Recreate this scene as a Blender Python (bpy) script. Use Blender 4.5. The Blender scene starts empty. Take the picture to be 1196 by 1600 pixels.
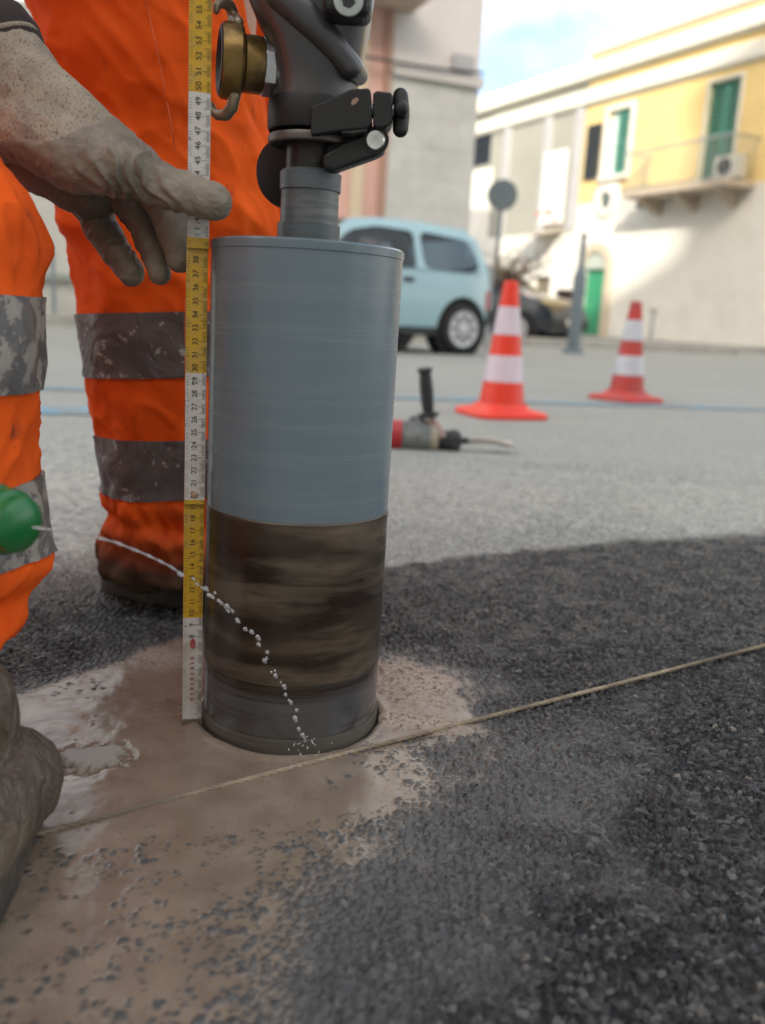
import bpy, bmesh, math, random
import numpy as np
from mathutils import Vector, Matrix, noise

random.seed(7); rng = np.random.default_rng(7)
S = bpy.context.scene
COL = S.collection
# ------------------------------------------------------------------ camera
FPX = 1376.0; PITCH = math.radians(12.5); ROLL = math.radians(3.1); EYE = np.array([0, 0, .35])
CF = np.array([0, math.cos(PITCH), -math.sin(PITCH)])
_u0 = np.array([0, math.sin(PITCH), math.cos(PITCH)]); _r0 = np.array([1., 0, 0])
CU = _u0 * math.cos(ROLL) - _r0 * math.sin(ROLL)
CR = _r0 * math.cos(ROLL) + _u0 * math.sin(ROLL)
def ray(x, y): return CF + CR * (x - 598) / FPX + CU * (800 - y) / FPX
def G(x, y, z=0.0):                       # photo pixel -> point at height z
    d = ray(x, y); return EYE + d * ((z - EYE[2]) / d[2])
def A(x, y, Y):                           # photo pixel -> point at depth Y
    d = ray(x, y); return EYE + d * (Y / d[1])
cam = bpy.data.cameras.new('camera'); camo = bpy.data.objects.new('camera', cam); COL.objects.link(camo)
camo.matrix_world = Matrix(((CR[0], CU[0], -CF[0], EYE[0]), (CR[1], CU[1], -CF[1], EYE[1]), (CR[2], CU[2], -CF[2], EYE[2]), (0, 0, 0, 1)))
cam.sensor_fit = 'VERTICAL'; cam.sensor_height = 36; cam.lens = FPX / 1600 * 36
cam.clip_start = .02; cam.clip_end = 3000
cam.dof.use_dof = True; cam.dof.focus_distance = .72; cam.dof.aperture_fstop = 4.6
S.camera = camo
# ------------------------------------------------------------------ light
SUN_EL = math.radians(27); SH = np.array([-.15, -.9887])          # horizontal direction towards the sun
W = bpy.data.worlds.new('World'); S.world = W; W.use_nodes = True
nt = W.node_tree; nt.nodes.clear()
out = nt.nodes.new('ShaderNodeOutputWorld'); bg = nt.nodes.new('ShaderNodeBackground')
sky = nt.nodes.new('ShaderNodeTexSky'); sky.sky_type = 'NISHITA'; sky.sun_disc = False
sky.sun_elevation = SUN_EL; sky.sun_rotation = math.atan2(SH[0], SH[1]); sky.dust_density = 5.5; sky.ozone_density = 1.0
tc = nt.nodes.new('ShaderNodeTexCoord'); mp = nt.nodes.new('ShaderNodeMapping'); mp.inputs['Scale'].default_value = (1, 1, 1.8); mp.inputs['Location'].default_value = (.35, 0, .2)
cn = nt.nodes.new('ShaderNodeTexNoise'); cn.inputs['Scale'].default_value = 2.6; cn.inputs['Detail'].default_value = 7; cn.inputs['Roughness'].default_value = .55
cr = nt.nodes.new('ShaderNodeValToRGB'); cr.color_ramp.elements[0].position = .40; cr.color_ramp.elements[1].position = .64
mixc = nt.nodes.new('ShaderNodeMixRGB'); mixc.inputs['Color2'].default_value = (5.9, 5.7, 5.25, 1)
nt.links.new(tc.outputs['Generated'], mp.inputs['Vector']); nt.links.new(mp.outputs['Vector'], cn.inputs['Vector'])
nt.links.new(cn.outputs['Fac'], cr.inputs['Fac']); nt.links.new(cr.outputs['Color'], mixc.inputs['Fac'])
nt.links.new(sky.outputs['Color'], mixc.inputs['Color1']); nt.links.new(mixc.outputs['Color'], bg.inputs['Color'])
bg.inputs['Strength'].default_value = .13
nt.links.new(bg.outputs['Background'], out.inputs['Surface'])
sl = bpy.data.lights.new('sun', 'SUN'); sl.energy = 2.1; sl.angle = math.radians(.6); sl.color = (1, .93, .80)
so = bpy.data.objects.new('sun', sl); COL.objects.link(so)
sd = Vector((SH[0] * math.cos(SUN_EL), SH[1] * math.cos(SUN_EL), math.sin(SUN_EL)))
so.rotation_euler = sd.to_track_quat('Z', 'Y').to_euler(); so.location = sd * 60
S.view_settings.view_transform = 'Standard'; S.view_settings.look = 'None'; S.view_settings.gamma = 1
S.view_settings.exposure = 1.55
S.render.engine = 'CYCLES'; S.cycles.use_denoising = True
S.cycles.max_bounces = 8; S.cycles.transparent_max_bounces = 12

# ------------------------------------------------------------------ materials
def nodes_of(name):
    m = bpy.data.materials.new(name); m.use_nodes = True
    return m, m.node_tree.nodes, m.node_tree.links, m.node_tree.nodes['Principled BSDF']
def ramp(n, p0, p1):
    r = n.new('ShaderNodeValToRGB'); r.color_ramp.elements[0].position = p0; r.color_ramp.elements[1].position = p1; return r
def M(name, col, rough=.6, metal=0, var=.12, vscale=12, dirt=None, dscale=6, dlo=.5, dhi=.7, bump=0, bscale=200, stretch=(1, 1, 1), spec=.5, bdist=.001, coat=0, sheen=0, dirt2=None, d2=(900, .5, .6), crease=0):
    """Principled material: base colour with noise variation, an optional stain colour and a fine relief."""
    m, n, l, b = nodes_of(name)
    t = n.new('ShaderNodeTexCoord'); mpn = n.new('ShaderNodeMapping'); mpn.inputs['Scale'].default_value = stretch
    l.new(t.outputs['Object'], mpn.inputs['Vector'])
    nz = n.new('ShaderNodeTexNoise'); nz.inputs['Scale'].default_value = vscale; nz.inputs['Detail'].default_value = 6
    l.new(mpn.outputs['Vector'], nz.inputs['Vector'])
    mx = n.new('ShaderNodeMixRGB')
    mx.inputs['Color1'].default_value = (*[max(0, c * (1 - var)) for c in col], 1); mx.inputs['Color2'].default_value = (*[min(1, c * (1 + var)) for c in col], 1)
    l.new(ramp(n, .3, .7).outputs['Color'], mx.inputs['Fac']) if False else None
    rr = ramp(n, .3, .7); l.new(nz.outputs['Fac'], rr.inputs['Fac']); l.new(rr.outputs['Color'], mx.inputs['Fac'])
    cur = mx.outputs['Color']
    for dd, off, dsc, da, db in ((dirt, 0, dscale, dlo, dhi), (dirt2, 7.3, *d2)):
        if dd is None: continue
        dn = n.new('ShaderNodeTexNoise'); dn.noise_dimensions = '4D'; dn.inputs['W'].default_value = off
        dn.inputs['Scale'].default_value = dsc; dn.inputs['Detail'].default_value = 8; dn.inputs['Roughness'].default_value = .65
        l.new(mpn.outputs['Vector'], dn.inputs['Vector'])
        dr = ramp(n, da, db); l.new(dn.outputs['Fac'], dr.inputs['Fac'])
        m2 = n.new('ShaderNodeMixRGB'); l.new(dr.outputs['Color'], m2.inputs['Fac']); l.new(cur, m2.inputs['Color1']); m2.inputs['Color2'].default_value = (*dd, 1)
        cur = m2.outputs['Color']
    l.new(cur, b.inputs['Base Color'])
    b.inputs['Roughness'].default_value = rough; b.inputs['Metallic'].default_value = metal; b.inputs['Specular IOR Level'].default_value = spec
    if coat: b.inputs['Coat Weight'].default_value = coat; b.inputs['Coat Roughness'].default_value = .08
    if sheen: b.inputs['Sheen Weight'].default_value = sheen
    if bump:
        bn = n.new('ShaderNodeTexNoise'); bn.inputs['Scale'].default_value = bscale; bn.inputs['Detail'].default_value = 4
        l.new(mpn.outputs['Vector'], bn.inputs['Vector'])
        bp = n.new('ShaderNodeBump'); bp.inputs['Strength'].default_value = bump; bp.inputs['Distance'].default_value = bdist
        hh = bn.outputs['Fac']
        if crease:                                        # soft irregular folds, cloth or leather
            cz = n.new('ShaderNodeTexNoise'); cz.inputs['Scale'].default_value = crease; cz.inputs['Detail'].default_value = 3; cz.inputs['Distortion'].default_value = 1.5; l.new(mpn.outputs['Vector'], cz.inputs['Vector'])
            ab = math_node(n, l, 'ABSOLUTE', math_node(n, l, 'SUBTRACT', cz.outputs['Fac'], .5)); hh = math_node(n, l, 'ADD', math_node(n, l, 'MULTIPLY', ab, 6.0), math_node(n, l, 'MULTIPLY', hh, .5))
        l.new(hh, bp.inputs['Height']); l.new(bp.outputs['Normal'], b.inputs['Normal'])
    return m

def math_node(n, l, op, a, b=None, clamp=False):
    k = n.new('ShaderNodeMath'); k.operation = op; k.use_clamp = clamp
    for i, v in enumerate((a, b)):
        if v is None: continue
        if isinstance(v, (int, float)): k.inputs[i].default_value = v
        else: l.new(v, k.inputs[i])
    return k.outputs[0]

# ------------------------------------------------------------------ mesh helpers
class MB:
    def __init__(s): s.v = []; s.f = []; s.mi = []; s.cur = 0
    def add(s, v, f):
        o = len(s.v); s.v += [tuple(map(float, p)) for p in v]; s.f += [tuple(i + o for i in q) for q in f]; s.mi += [s.cur] * len(f); return s
    def box(s, c, size, ax=None):
        """box centred at c, axes ax (3 unit vectors) and full sizes"""
        ax = np.eye(3) if ax is None else np.array(ax, float); c = np.array(c, float); h = np.array(size, float) / 2
        v = [c + ax[0] * h[0] * i + ax[1] * h[1] * j + ax[2] * h[2] * k for k in (-1, 1) for j in (-1, 1) for i in (-1, 1)]
        return s.add(v, [(0, 2, 3, 1), (4, 5, 7, 6), (0, 1, 5, 4), (2, 6, 7, 3), (0, 4, 6, 2), (1, 3, 7, 5)])
    def rings(s, R, cap0=True, cap1=True, closed=False):
        n = len(R[0]); v = [p for r in R for p in r]; f = []
        for i in range(len(R) - 1 + (1 if closed else 0)):
            a = i * n; b = ((i + 1) % len(R)) * n
            f += [(a + j, a + (j + 1) % n, b + (j + 1) % n, b + j) for j in range(n)]
        if cap0 and not closed: f.append(tuple(range(n - 1, -1, -1)))
        if cap1 and not closed: f.append(tuple(range((len(R) - 1) * n, len(R) * n)))
        return s.add(v, f)
    def lathe(s, prof, o, axis=(0, 0, 1), n=32, cap0=True, cap1=True):
        """prof: (r, h) pairs along axis from point o"""
        ax = Vector(axis).normalized(); e1 = ax.orthogonal().normalized(); e2 = ax.cross(e1); o = Vector(o)
        R = [[o + ax * h + (e1 * math.cos(2 * math.pi * j / n) + e2 * math.sin(2 * math.pi * j / n)) * r for j in range(n)] for r, h in prof]
        return s.rings(R, cap0, cap1)
    def tube(s, pts, r, n=8):
        pts = [Vector(p) for p in pts]; R = []; prev = None
        rr = r if isinstance(r, (list, tuple)) else [r] * len(pts)
        for i, p in enumerate(pts):
            t = (pts[min(i + 1, len(pts) - 1)] - pts[max(i - 1, 0)]).normalized()
            e1 = t.orthogonal().normalized() if prev is None else (prev - t * prev.dot(t)).normalized()
            prev = e1; e2 = t.cross(e1)
            R.append([p + (e1 * math.cos(2 * math.pi * j / n) + e2 * math.sin(2 * math.pi * j / n)) * rr[i] for j in range(n)])
        return s.rings(R)
    def capsule(s, a, b, ra, rb, n=14, k=5):
        a = Vector(a); b = Vector(b); L = (b - a).length; prof = []
        for i in range(k + 1):
            t = -math.pi / 2 + math.pi / 2 * i / k; prof.append((max(ra * math.cos(t), 1e-5), ra * math.sin(t)))
        for i in range(k + 1):
            t = math.pi / 2 * i / k; prof.append((max(rb * math.cos(t), 1e-5), L + rb * math.sin(t)))
        return s.lathe(prof, a, b - a if L > 1e-6 else (0, 0, 1), n)
    def chain(s, pts):
        """pts: list of (point, radius): capsules joined end to end"""
        for (a, ra), (b, rb) in zip(pts, pts[1:]): s.capsule(a, b, ra, rb)
        return s
    def prism(s, poly, d):
        """poly: list of 3-D points in a plane, extruded by vector d"""
        n = len(poly); d = np.array(d, float); v = [np.array(p, float) for p in poly]; v += [p + d for p in v]
        return s.add(v, [tuple(range(n)), tuple(range(2 * n - 1, n - 1, -1))] + [(i, i + n, (i + 1) % n + n, (i + 1) % n) for i in range(n)])
    def ellipsoid(s, c, r, n=16, k=10):
        c = np.array(c, float); R = []
        for i in range(k + 1):
            t = -math.pi / 2 + math.pi * i / k; q = max(math.cos(t), 1e-3)
            R.append([c + np.array([r[0] * q * math.cos(2 * math.pi * j / n), r[1] * q * math.sin(2 * math.pi * j / n), r[2] * math.sin(t)]) for j in range(n)])
        return s.rings(R)
    def mesh(s, name):
        m = bpy.data.meshes.new(name); m.from_pydata(s.v, [], s.f)
        if max(s.mi, default=0): m.polygons.foreach_set('material_index', s.mi)
        bm = bmesh.new(); bm.from_mesh(m); bmesh.ops.recalc_face_normals(bm, faces=bm.faces); bm.to_mesh(m); bm.free()
        return m
    def build(s, name, mat, parent=None, smooth=None, bevel=0, seg=2):
        return link(name, s.mesh(name), mat, parent, smooth, bevel, seg)

def link(name, m, mat, parent=None, smooth=None, bevel=0, seg=2):
    o = bpy.data.objects.new(name, m); COL.objects.link(o)
    for k in (mat if isinstance(mat, (list, tuple)) else [mat]): m.materials.append(k)
    if smooth is not None: m.set_sharp_from_angle(angle=math.radians(smooth)) ; m.shade_smooth() if smooth >= 180 else None
    if smooth is not None and smooth < 180:
        m.polygons.foreach_set('use_smooth', [True] * len(m.polygons))
    if bevel:
        bv = o.modifiers.new('bevel', 'BEVEL'); bv.width = bevel; bv.segments = seg; bv.limit_method = 'ANGLE'; bv.angle_limit = math.radians(35)
        bv.harden_normals = False
    if parent is not None:
        o.parent = parent
        if parent.type == 'EMPTY': o.matrix_parent_inverse = Matrix.Translation(-parent.location)
    return o
def tag(o, label, cat, group=None):
    o['label'] = label; o['category'] = cat
    if group: o['group'] = group
    return o
def thing(name, label, cat, loc=(0, 0, 0), group=None):
    o = bpy.data.objects.new(name, None); COL.objects.link(o); o.location = loc; o.empty_display_size = .1
    return tag(o, label, cat, group)
def copy_tree(o, parent=None):
    c = o.copy(); COL.objects.link(c)
    if parent is not None: c.parent = parent
    for ch in list(o.children): copy_tree(ch, c)
    return c
def fuse_mesh(mb, voxel, smooth=6, disp=None):
    """union of overlapping solids as one continuous smooth surface"""
    o = bpy.data.objects.new('tmp', mb.mesh('tmp')); COL.objects.link(o)
    r = o.modifiers.new('r', 'REMESH'); r.mode = 'VOXEL'; r.voxel_size = voxel
    if smooth: sm = o.modifiers.new('s', 'SMOOTH'); sm.iterations = smooth; sm.factor = .5
    dg = bpy.context.evaluated_depsgraph_get(); m = bpy.data.meshes.new_from_object(o.evaluated_get(dg))
    bpy.data.objects.remove(o)
    if disp:
        n = len(m.vertices); co = np.empty(n * 3); m.vertices.foreach_get('co', co); co = co.reshape(-1, 3)
        no = np.array([v.normal[:] for v in m.vertices])
        d = np.array([disp(Vector(p)) for p in co]); co = co + no * d[:, None]; m.vertices.foreach_set('co', co.ravel())
    m.polygons.foreach_set('use_smooth', [True] * len(m.polygons))
    return m
def ridge(p):
    return (1 - min(1, abs(noise.noise(Vector(p))) * 2.6)) ** 2
def fbm(p, oct=3):
    a = 0; w = 1; p = Vector(p)
    for _ in range(oct): a += noise.noise(p) * w; p = p * 2.03; w *= .5
    return a

# ================================================================== GROUND
# near patch of coarse asphalt as true relief; the rest of the sheet reaches the horizon
PX0, PX1, PY0, PY1 = -1.0, 1.5, .12, 2.35
def spaced(segs):
    r = []
    for a, b, st in segs: r += list(np.linspace(a, b, max(2, int(round((b - a) / st)) + 1))[:-1])
    return np.array(r + [segs[-1][1]])
gx = spaced([(PX0, -.42, .012), (-.42, .55, .0017), (.55, .95, .0035), (.95, PX1, .012)])
gy = spaced([(PY0, .33, .012), (.33, .95, .0017), (.95, 1.5, .003), (1.5, PY1, .006)])
X, Y = np.meshgrid(gx, gy); nxv, nyv = len(gx), len(gy); x = X.ravel(); y = Y.ravel()
def hash2(i, j, s):
    h = np.sin(i * 127.1 + j * 311.7 + s * 74.7) * 43758.5453; return h - np.floor(h)
def worley(x, y, cell, seed, jit=.9):
    u = x / cell; v = y / cell; iu = np.floor(u); iv = np.floor(v)
    f1 = np.full(x.shape, 9.); f2 = f1.copy(); cid = np.zeros(x.shape); dxb = np.zeros(x.shape); dyb = np.zeros(x.shape)
    for a in (-1, 0, 1):
        for b in (-1, 0, 1):
            ci = iu + a; cj = iv + b
            px = ci + .5 + (hash2(ci, cj, seed) - .5) * jit; py = cj + .5 + (hash2(ci, cj, seed + 3) - .5) * jit
            d = np.hypot(u - px, v - py); idv = hash2(ci, cj, seed + 9)
            n = d < f1
            f2 = np.where(n, f1, np.minimum(f2, d)); f1 = np.where(n, d, f1); cid = np.where(n, idv, cid); dxb = np.where(n, u - px, dxb); dyb = np.where(n, v - py, dyb)
    return f1, f2, cid, dxb, dyb
def vnoise(x, y, sc, seed):
    u = x * sc; v = y * sc; i = np.floor(u); j = np.floor(v); a = u - i; b = v - j; a = a * a * (3 - 2 * a); b = b * b * (3 - 2 * b)
    return (hash2(i, j, seed) * (1 - a) + hash2(i + 1, j, seed) * a) * (1 - b) + (hash2(i, j + 1, seed) * (1 - a) + hash2(i + 1, j + 1, seed) * a) * b
def fb(x, y, sc, seed, o=4):
    t = 0; w = .5
    for k in range(o): t = t + vnoise(x, y, sc * 2 ** k, seed + k * 1.7) * w; w *= .5
    return t / (1 - .5 ** o)
def sstep(a, b, t): t = np.clip((t - a) / (b - a), 0, 1); return t * t * (3 - 2 * t)
warpx = (fb(x, y, 60, 3) - .5) * .006; warpy = (fb(x, y, 60, 5) - .5) * .006
f1, f2, cid, dx, dy = worley(x + warpx, y + warpy, .0066, 1)
g1, g2, gid, _, _ = worley(x + warpx, y + warpy, .0042, 21)
stone = sstep(.02, .32, f2 - f1) * (.45 + .8 * cid) + (dx * (hash2(cid * 91, cid * 37, 2) - .5) + dy * (hash2(cid * 53, cid * 17, 4) - .5)) * .8
small = sstep(.02, .35, g2 - g1) * (.4 + .6 * gid)
big = np.where(fb(x, y, 40, 11, 2) > .42, stone, stone * .55 + .15)
zst = .0032 * big + .0014 * small + .0016 * (fb(x, y, 14, 31) - .5)          # stone relief
# slurry film: control values read off the photograph (pixel -> ground)
ctl = [(-150,1600,.8),(800,1260,.50),(890,1240,.40),(760,1390,.36),(650,1400,.50),(620,1500,.44),(700,1500,.32),(830,1320,.34),(960,1180,.22),(0,1600,.92),(150,1600,.93),(300,1590,.84),(420,1590,.62),(560,1590,.34),(700,1590,.1),(900,1590,0),(1196,1590,0),
 (0,1480,.97),(200,1480,.92),(400,1470,.72),(550,1450,.55),(700,1450,.36),(900,1450,0),(1196,1400,0),
 (100,1380,.95),(250,1380,.93),(400,1350,.84),(520,1330,.74),(610,1330,.55),(720,1330,.44),(850,1330,.18),(1050,1300,0),
 (-200,1300,1),(150,1290,1.1),(300,1270,1.15),(450,1240,1.15),(560,1220,1.1),(620,1200,.85),(720,1200,.66),(850,1200,.52),(950,1200,.26),(1100,1180,0),(1196,1250,0),
 (100,1200,1.15),(250,1200,1.2),(300,1160,1.2),(60,1130,1.1),(150,1100,1.1),(240,1060,1.15),(290,1015,1.0),(130,1085,.9),(40,1050,.15),(100,1020,.1),(180,1005,.3),(240,990,.3),(-150,1050,.1),
 (610,1050,.72),(680,1060,.7),(735,1080,.55),(640,1110,.95),(700,1120,.85),(790,1115,.25),(860,1080,.03),(770,1040,.15),(620,990,.05),(700,980,0),(900,1000,0),(1100,980,0),
 (330,960,.2),(450,1000,.5),(100,940,0),(200,950,.05),(600,940,0),(1000,900,0),(300,700,0),(900,700,0),(1150,1080,0),(880,1150,.30),(470,1180,1.1),(560,1150,1.1)]
sl_ = np.zeros(x.shape); wt = np.zeros(x.shape)
for px, py, v in ctl:
    g = G(px, py); d2 = (x - g[0]) ** 2 + (y - g[1]) ** 2; w = 1 / (d2 + .0004) ** 2.0; sl_ += w * v; wt += w
slur = sl_ / wt + (fb(x, y, 18, 41) - .5) * .30 + (fb(x, y, 75, 47, 2) - .5) * .12
level = -.0030 + .0073 * np.clip(slur, 0, 1.3)
level = level + .0005 * (fb(x, y, 45, 51) - .5)
# lumps: mud heap on the far side of the drill, and a small clod of foam-like paste
def lump(px, py, rx, ry, h):
    g = G(px, py); q = ((x - g[0]) / rx) ** 2 + ((y - g[1]) / ry) ** 2
    return h * np.exp(-q)
heap = lump(640, 1075, .045, .05, .006) + lump(640, 1138, .05, .014, .006) + lump(245, 1035, .03, .035, .003)
heap = heap * (1 + .9 * (fb(x, y, 90, 61) - .5))
gc = G(147, 1193); qx = (x - gc[0]); qy = (y - gc[1]); qa = (qx * .95 + qy * .3) / .027; qb = (-qx * .3 + qy * .95) / .019
cl = np.hypot(qa, qb) + (fb(x, y, 120, 71) - .5) * .9 + (fb(x, y, 400, 73) - .5) * .3
clod = .0032 * sstep(1.05, .8, cl) - .0018 * np.exp(-((cl - 1.12) / .12) ** 2)
level = level + heap
pits = sstep(.62, .8, fb(x, y, 190, 81, 2)) * np.clip(heap / .004, 0, 1)
level = level - .0025 * pits + np.clip(clod, -.002, 1) * sstep(.5, .8, slur)
k = .0006
hmix = np.clip(.5 + .5 * (level - zst) / k, 0, 1)
z = zst * (1 - hmix) + level * hmix + k * hmix * (1 - hmix)
# groove cut by the core bit
BC = np.array([-.072, .72]); BR = .075
rad = np.hypot(x - BC[0], y - BC[1])
rim = (fb(x, y, 130, 91, 2) - .5) * .002
z = np.where(rad < BR + .0035 + rim, -.03, z) + .0025 * np.exp(-((rad - BR - .009) / .005) ** 2) * (rad > BR + .0035)
edge = np.minimum.reduce([x - PX0, PX1 - x, y - PY0, PY1 - y]); fade = sstep(0, .12, edge)
z = z * fade
# wetness
bx_ = [G(p, q) for p, q in ((-250, 930), (0, 938), (170, 950), (330, 925), (600, 890), (800, 866), (1000, 851), (1196, 836), (1400, 822))]
yb = np.interp(x, [b[0] for b in bx_], [b[1] for b in bx_]) + (fb(x, y, 9, 101) - .5) * .035 + (fb(x, y, 40, 103, 2) - .5) * .03
soft = np.interp(x, [-.5, -.25, .02, .3, .7], [.30, .20, .022, .025, .05])
wet = sstep(soft, -soft * .4, y - yb) * sstep(PX1, PX1 - .3, x) * sstep(PX0, PX0 + .2, x) * sstep(PY0, PY0 + .1, y)
smask = sstep(-.0005, .0004, level - zst)
verts = np.stack([x, y, z], 1)
ii = np.arange((nyv - 1) * nxv).reshape(nyv - 1, nxv)[:, :-1].ravel()
faces = np.stack([ii, ii + 1, ii + nxv + 1, ii + nxv], 1)
m = bpy.data.meshes.new('road')
# sheet around the patch: a frame of 8 quads whose inner edge is the patch edge
B = 1500.0
fr = np.array([(PX0, PY0), (PX1, PY0), (PX1, PY1), (PX0, PY1), (-B, -B), (B, -B), (B, B), (-B, B), (PX0, -B), (PX1, -B), (PX0, B), (PX1, B), (-B, PY0), (-B, PY1), (B, PY0), (B, PY1)])
nb = len(verts)
verts = np.vstack([verts, np.column_stack([fr, np.zeros(len(fr))])])
ff = [(4, 8, 0, 12), (8, 9, 1, 0), (9, 5, 14, 1), (1, 14, 15, 2), (2, 15, 6, 11), (3, 2, 11, 10), (13, 3, 10, 7), (12, 0, 3, 13)]
faces = np.vstack([faces, np.array(ff) + nb])
m.vertices.add(len(verts)); m.vertices.foreach_set('co', verts.ravel())
m.loops.add(faces.size); m.loops.foreach_set('vertex_index', faces.ravel().astype(np.int32))
m.polygons.add(len(faces)); m.polygons.foreach_set('loop_start', np.arange(0, faces.size, 4, dtype=np.int32))
m.update(calc_edges=True); m.validate()
m.polygons.foreach_set('use_smooth', [True] * len(m.polygons))
pad = np.zeros(len(fr))
for nm, arr in (('slurry', smask * fade), ('wet', wet), ('grain', np.where(big > .35, cid, gid)), ('paste', np.clip(clod / .003, 0, 1) * (slur > .6)), ('mud', np.clip(heap / .004, 0, 1)), ('film', sstep(.02, .5, slur) * fade), ('thick', np.maximum(sstep(.46, .78, slur), np.clip(heap / .003, 0, 1)))):
    at = m.attributes.new(nm, 'FLOAT', 'POINT'); at.data.foreach_set('value', np.concatenate([arr, pad + (.5 if nm == 'grain' else 0)]).astype(np.float32))

am, n, l, b = nodes_of('asphalt')
def attr(nm):
    a = n.new('ShaderNodeAttribute'); a.attribute_name = nm; return a.outputs['Fac']
def noise_t(sc, det=5, vec=None, rough=.55):
    t = n.new('ShaderNodeTexNoise'); t.inputs['Scale'].default_value = sc; t.inputs['Detail'].default_value = det; t.inputs['Roughness'].default_value = rough
    if vec is not None: l.new(vec, t.inputs['Vector'])
    return t.outputs['Fac']
def mixc_(fac, c1, c2):
    k = n.new('ShaderNodeMixRGB')
    for i, v in (('Fac', fac), ('Color1', c1), ('Color2', c2)):
        if isinstance(v, (int, float)): k.inputs[i].default_value = v
        elif isinstance(v, tuple): k.inputs[i].default_value = (*v, 1)
        else: l.new(v, k.inputs[i])
    return k.outputs['Color']
def rmp(fac, p0, p1, c0=(0, 0, 0), c1=(1, 1, 1)):
    r = ramp(n, p0, p1); r.color_ramp.elements[0].color = (*c0, 1); r.color_ramp.elements[1].color = (*c1, 1); l.new(fac, r.inputs['Fac']); return r.outputs['Color']
pos = n.new('ShaderNodeNewGeometry').outputs['Position']
vo = n.new('ShaderNodeTexVoronoi'); vo.inputs['Scale'].default_value = 210; l.new(pos, vo.inputs['Vector'])
vsep = n.new('ShaderNodeSeparateColor'); l.new(vo.outputs['Color'], vsep.inputs['Color'])
speck = mixc_(.5, vsep.outputs[0], attr('grain'))
dry = mixc_(rmp(speck, .2, .85), (.13, .137, .122), (.45, .458, .415))
dry = mixc_(rmp(noise_t(1.3, 6, pos), .35, .7), dry, mixc_(.35, dry, (.37, .378, .35)))
dry = mixc_(math_node(n, l, 'MULTIPLY', rmp(noise_t(.35, 4, pos), .5, .65), .5), dry, (.265, .272, .26))
wetc = mixc_(rmp(speck, .4, .95), (.006, .0065, .007), (.075, .077, .077))
wetc = mixc_(rmp(vsep.outputs[1], .93, .96), wetc, (.11, .108, .10))
wetc = mixc_(rmp(attr('grain'), .985, .992), wetc, (.16, .145, .12))
wetc = mixc_(math_node(n, l, 'MULTIPLY', attr('film'), .7), wetc, (.07, .071, .07))
base = mixc_(attr('wet'), dry, wetc)
tan = mixc_(rmp(noise_t(30, 6, pos), .35, .7), (.165, .124, .092), (.232, .184, .140))
tan = mixc_(math_node(n, l, 'MULTIPLY', rmp(noise_t(420, 3, pos), .62, .7), .6), tan, (.07, .065, .06))
tan = mixc_(attr('thick'), (.078, .079, .077), tan)
tan = mixc_(attr('mud'), tan, mixc_(rmp(noise_t(260, 3, pos), .5, .62), (.34, .275, .215), (.15, .115, .085)))
tan = mixc_(attr('paste'), tan, (.27, .255, .235))
base = mixc_(attr('slurry'), base, tan)
l.new(base, b.inputs['Base Color'])
rg = mixc_(attr('wet'), (.85, .85, .85), (.26, .26, .26))
rg = mixc_(attr('film'), rg, (.12, .12, .12))
rg = mixc_(attr('slurry'), rg, rmp(noise_t(16, 4, pos), .35, .65, (.16, .16, .16), (.28, .28, .28)))
rg = mixc_(math_node(n, l, 'ADD', attr('mud'), attr('paste'), True), rg, (.7, .7, .7))
l.new(rg, b.inputs['Roughness']); l.new(math_node(n, l, 'SUBTRACT', .5, math_node(n, l, 'MULTIPLY', attr('wet'), math_node(n, l, 'SUBTRACT', .28, math_node(n, l, 'MULTIPLY', attr('film'), .28)))), b.inputs['Specular IOR Level'])
bp = n.new('ShaderNodeBump'); bp.inputs['Distance'].default_value = .0022
l.new(math_node(n, l, 'SUBTRACT', .9, math_node(n, l, 'MULTIPLY', math_node(n, l, 'MULTIPLY', attr('slurry'), attr('thick')), .86)), bp.inputs['Strength'])
l.new(math_node(n, l, 'ADD', math_node(n, l, 'MULTIPLY', vo.outputs['Distance'], -.7), math_node(n, l, 'MULTIPLY', noise_t(600, 3, pos), .5)), bp.inputs['Height'])
l.new(bp.outputs['Normal'], b.inputs['Normal'])
road = link('road', m, am); road['kind'] = 'structure'

# painted parking lines, sheets 4 mm above the road
bluep = M('blue_line_paint', (.12, .34, .47), .8, var=.15, vscale=40, dirt=(.21, .24, .25), dscale=7, dlo=.36, dhi=.58, bump=.4, bscale=250)
def stripe(name, a, b, w, label):
    a = np.array(a[:2]); b = np.array(b[:2]); t = (b - a) / np.linalg.norm(b - a); q = np.array([-t[1], t[0]]) * w / 2
    mb = MB(); mb.add([(*p, .004) for p in (a - q, b - q, b + q, a + q)], [(0, 1, 2, 3)])
    o = mb.build(name, bluep); tag(o, label, 'road marking'); o['kind'] = 'structure'; return o
pA = np.array([-1.02, 2.95]); pB = np.array([.09, 3.98]); pd = (pB - pA) / np.linalg.norm(pB - pA)
stripe('parking_line', (-2.6, 2.35), (-.86, 2.86), .20, 'broad pale blue parking line left of the orange trouser leg')
stripe('parking_line', (-3.0, 3.05), (-.9, 3.62), .12, 'thinner pale blue parking line beyond the broad one')
stripe('parking_line', (-.9, 3.72), (3.4, 4.72), .12, 'long faded blue parking line running behind the traffic cones')

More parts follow.
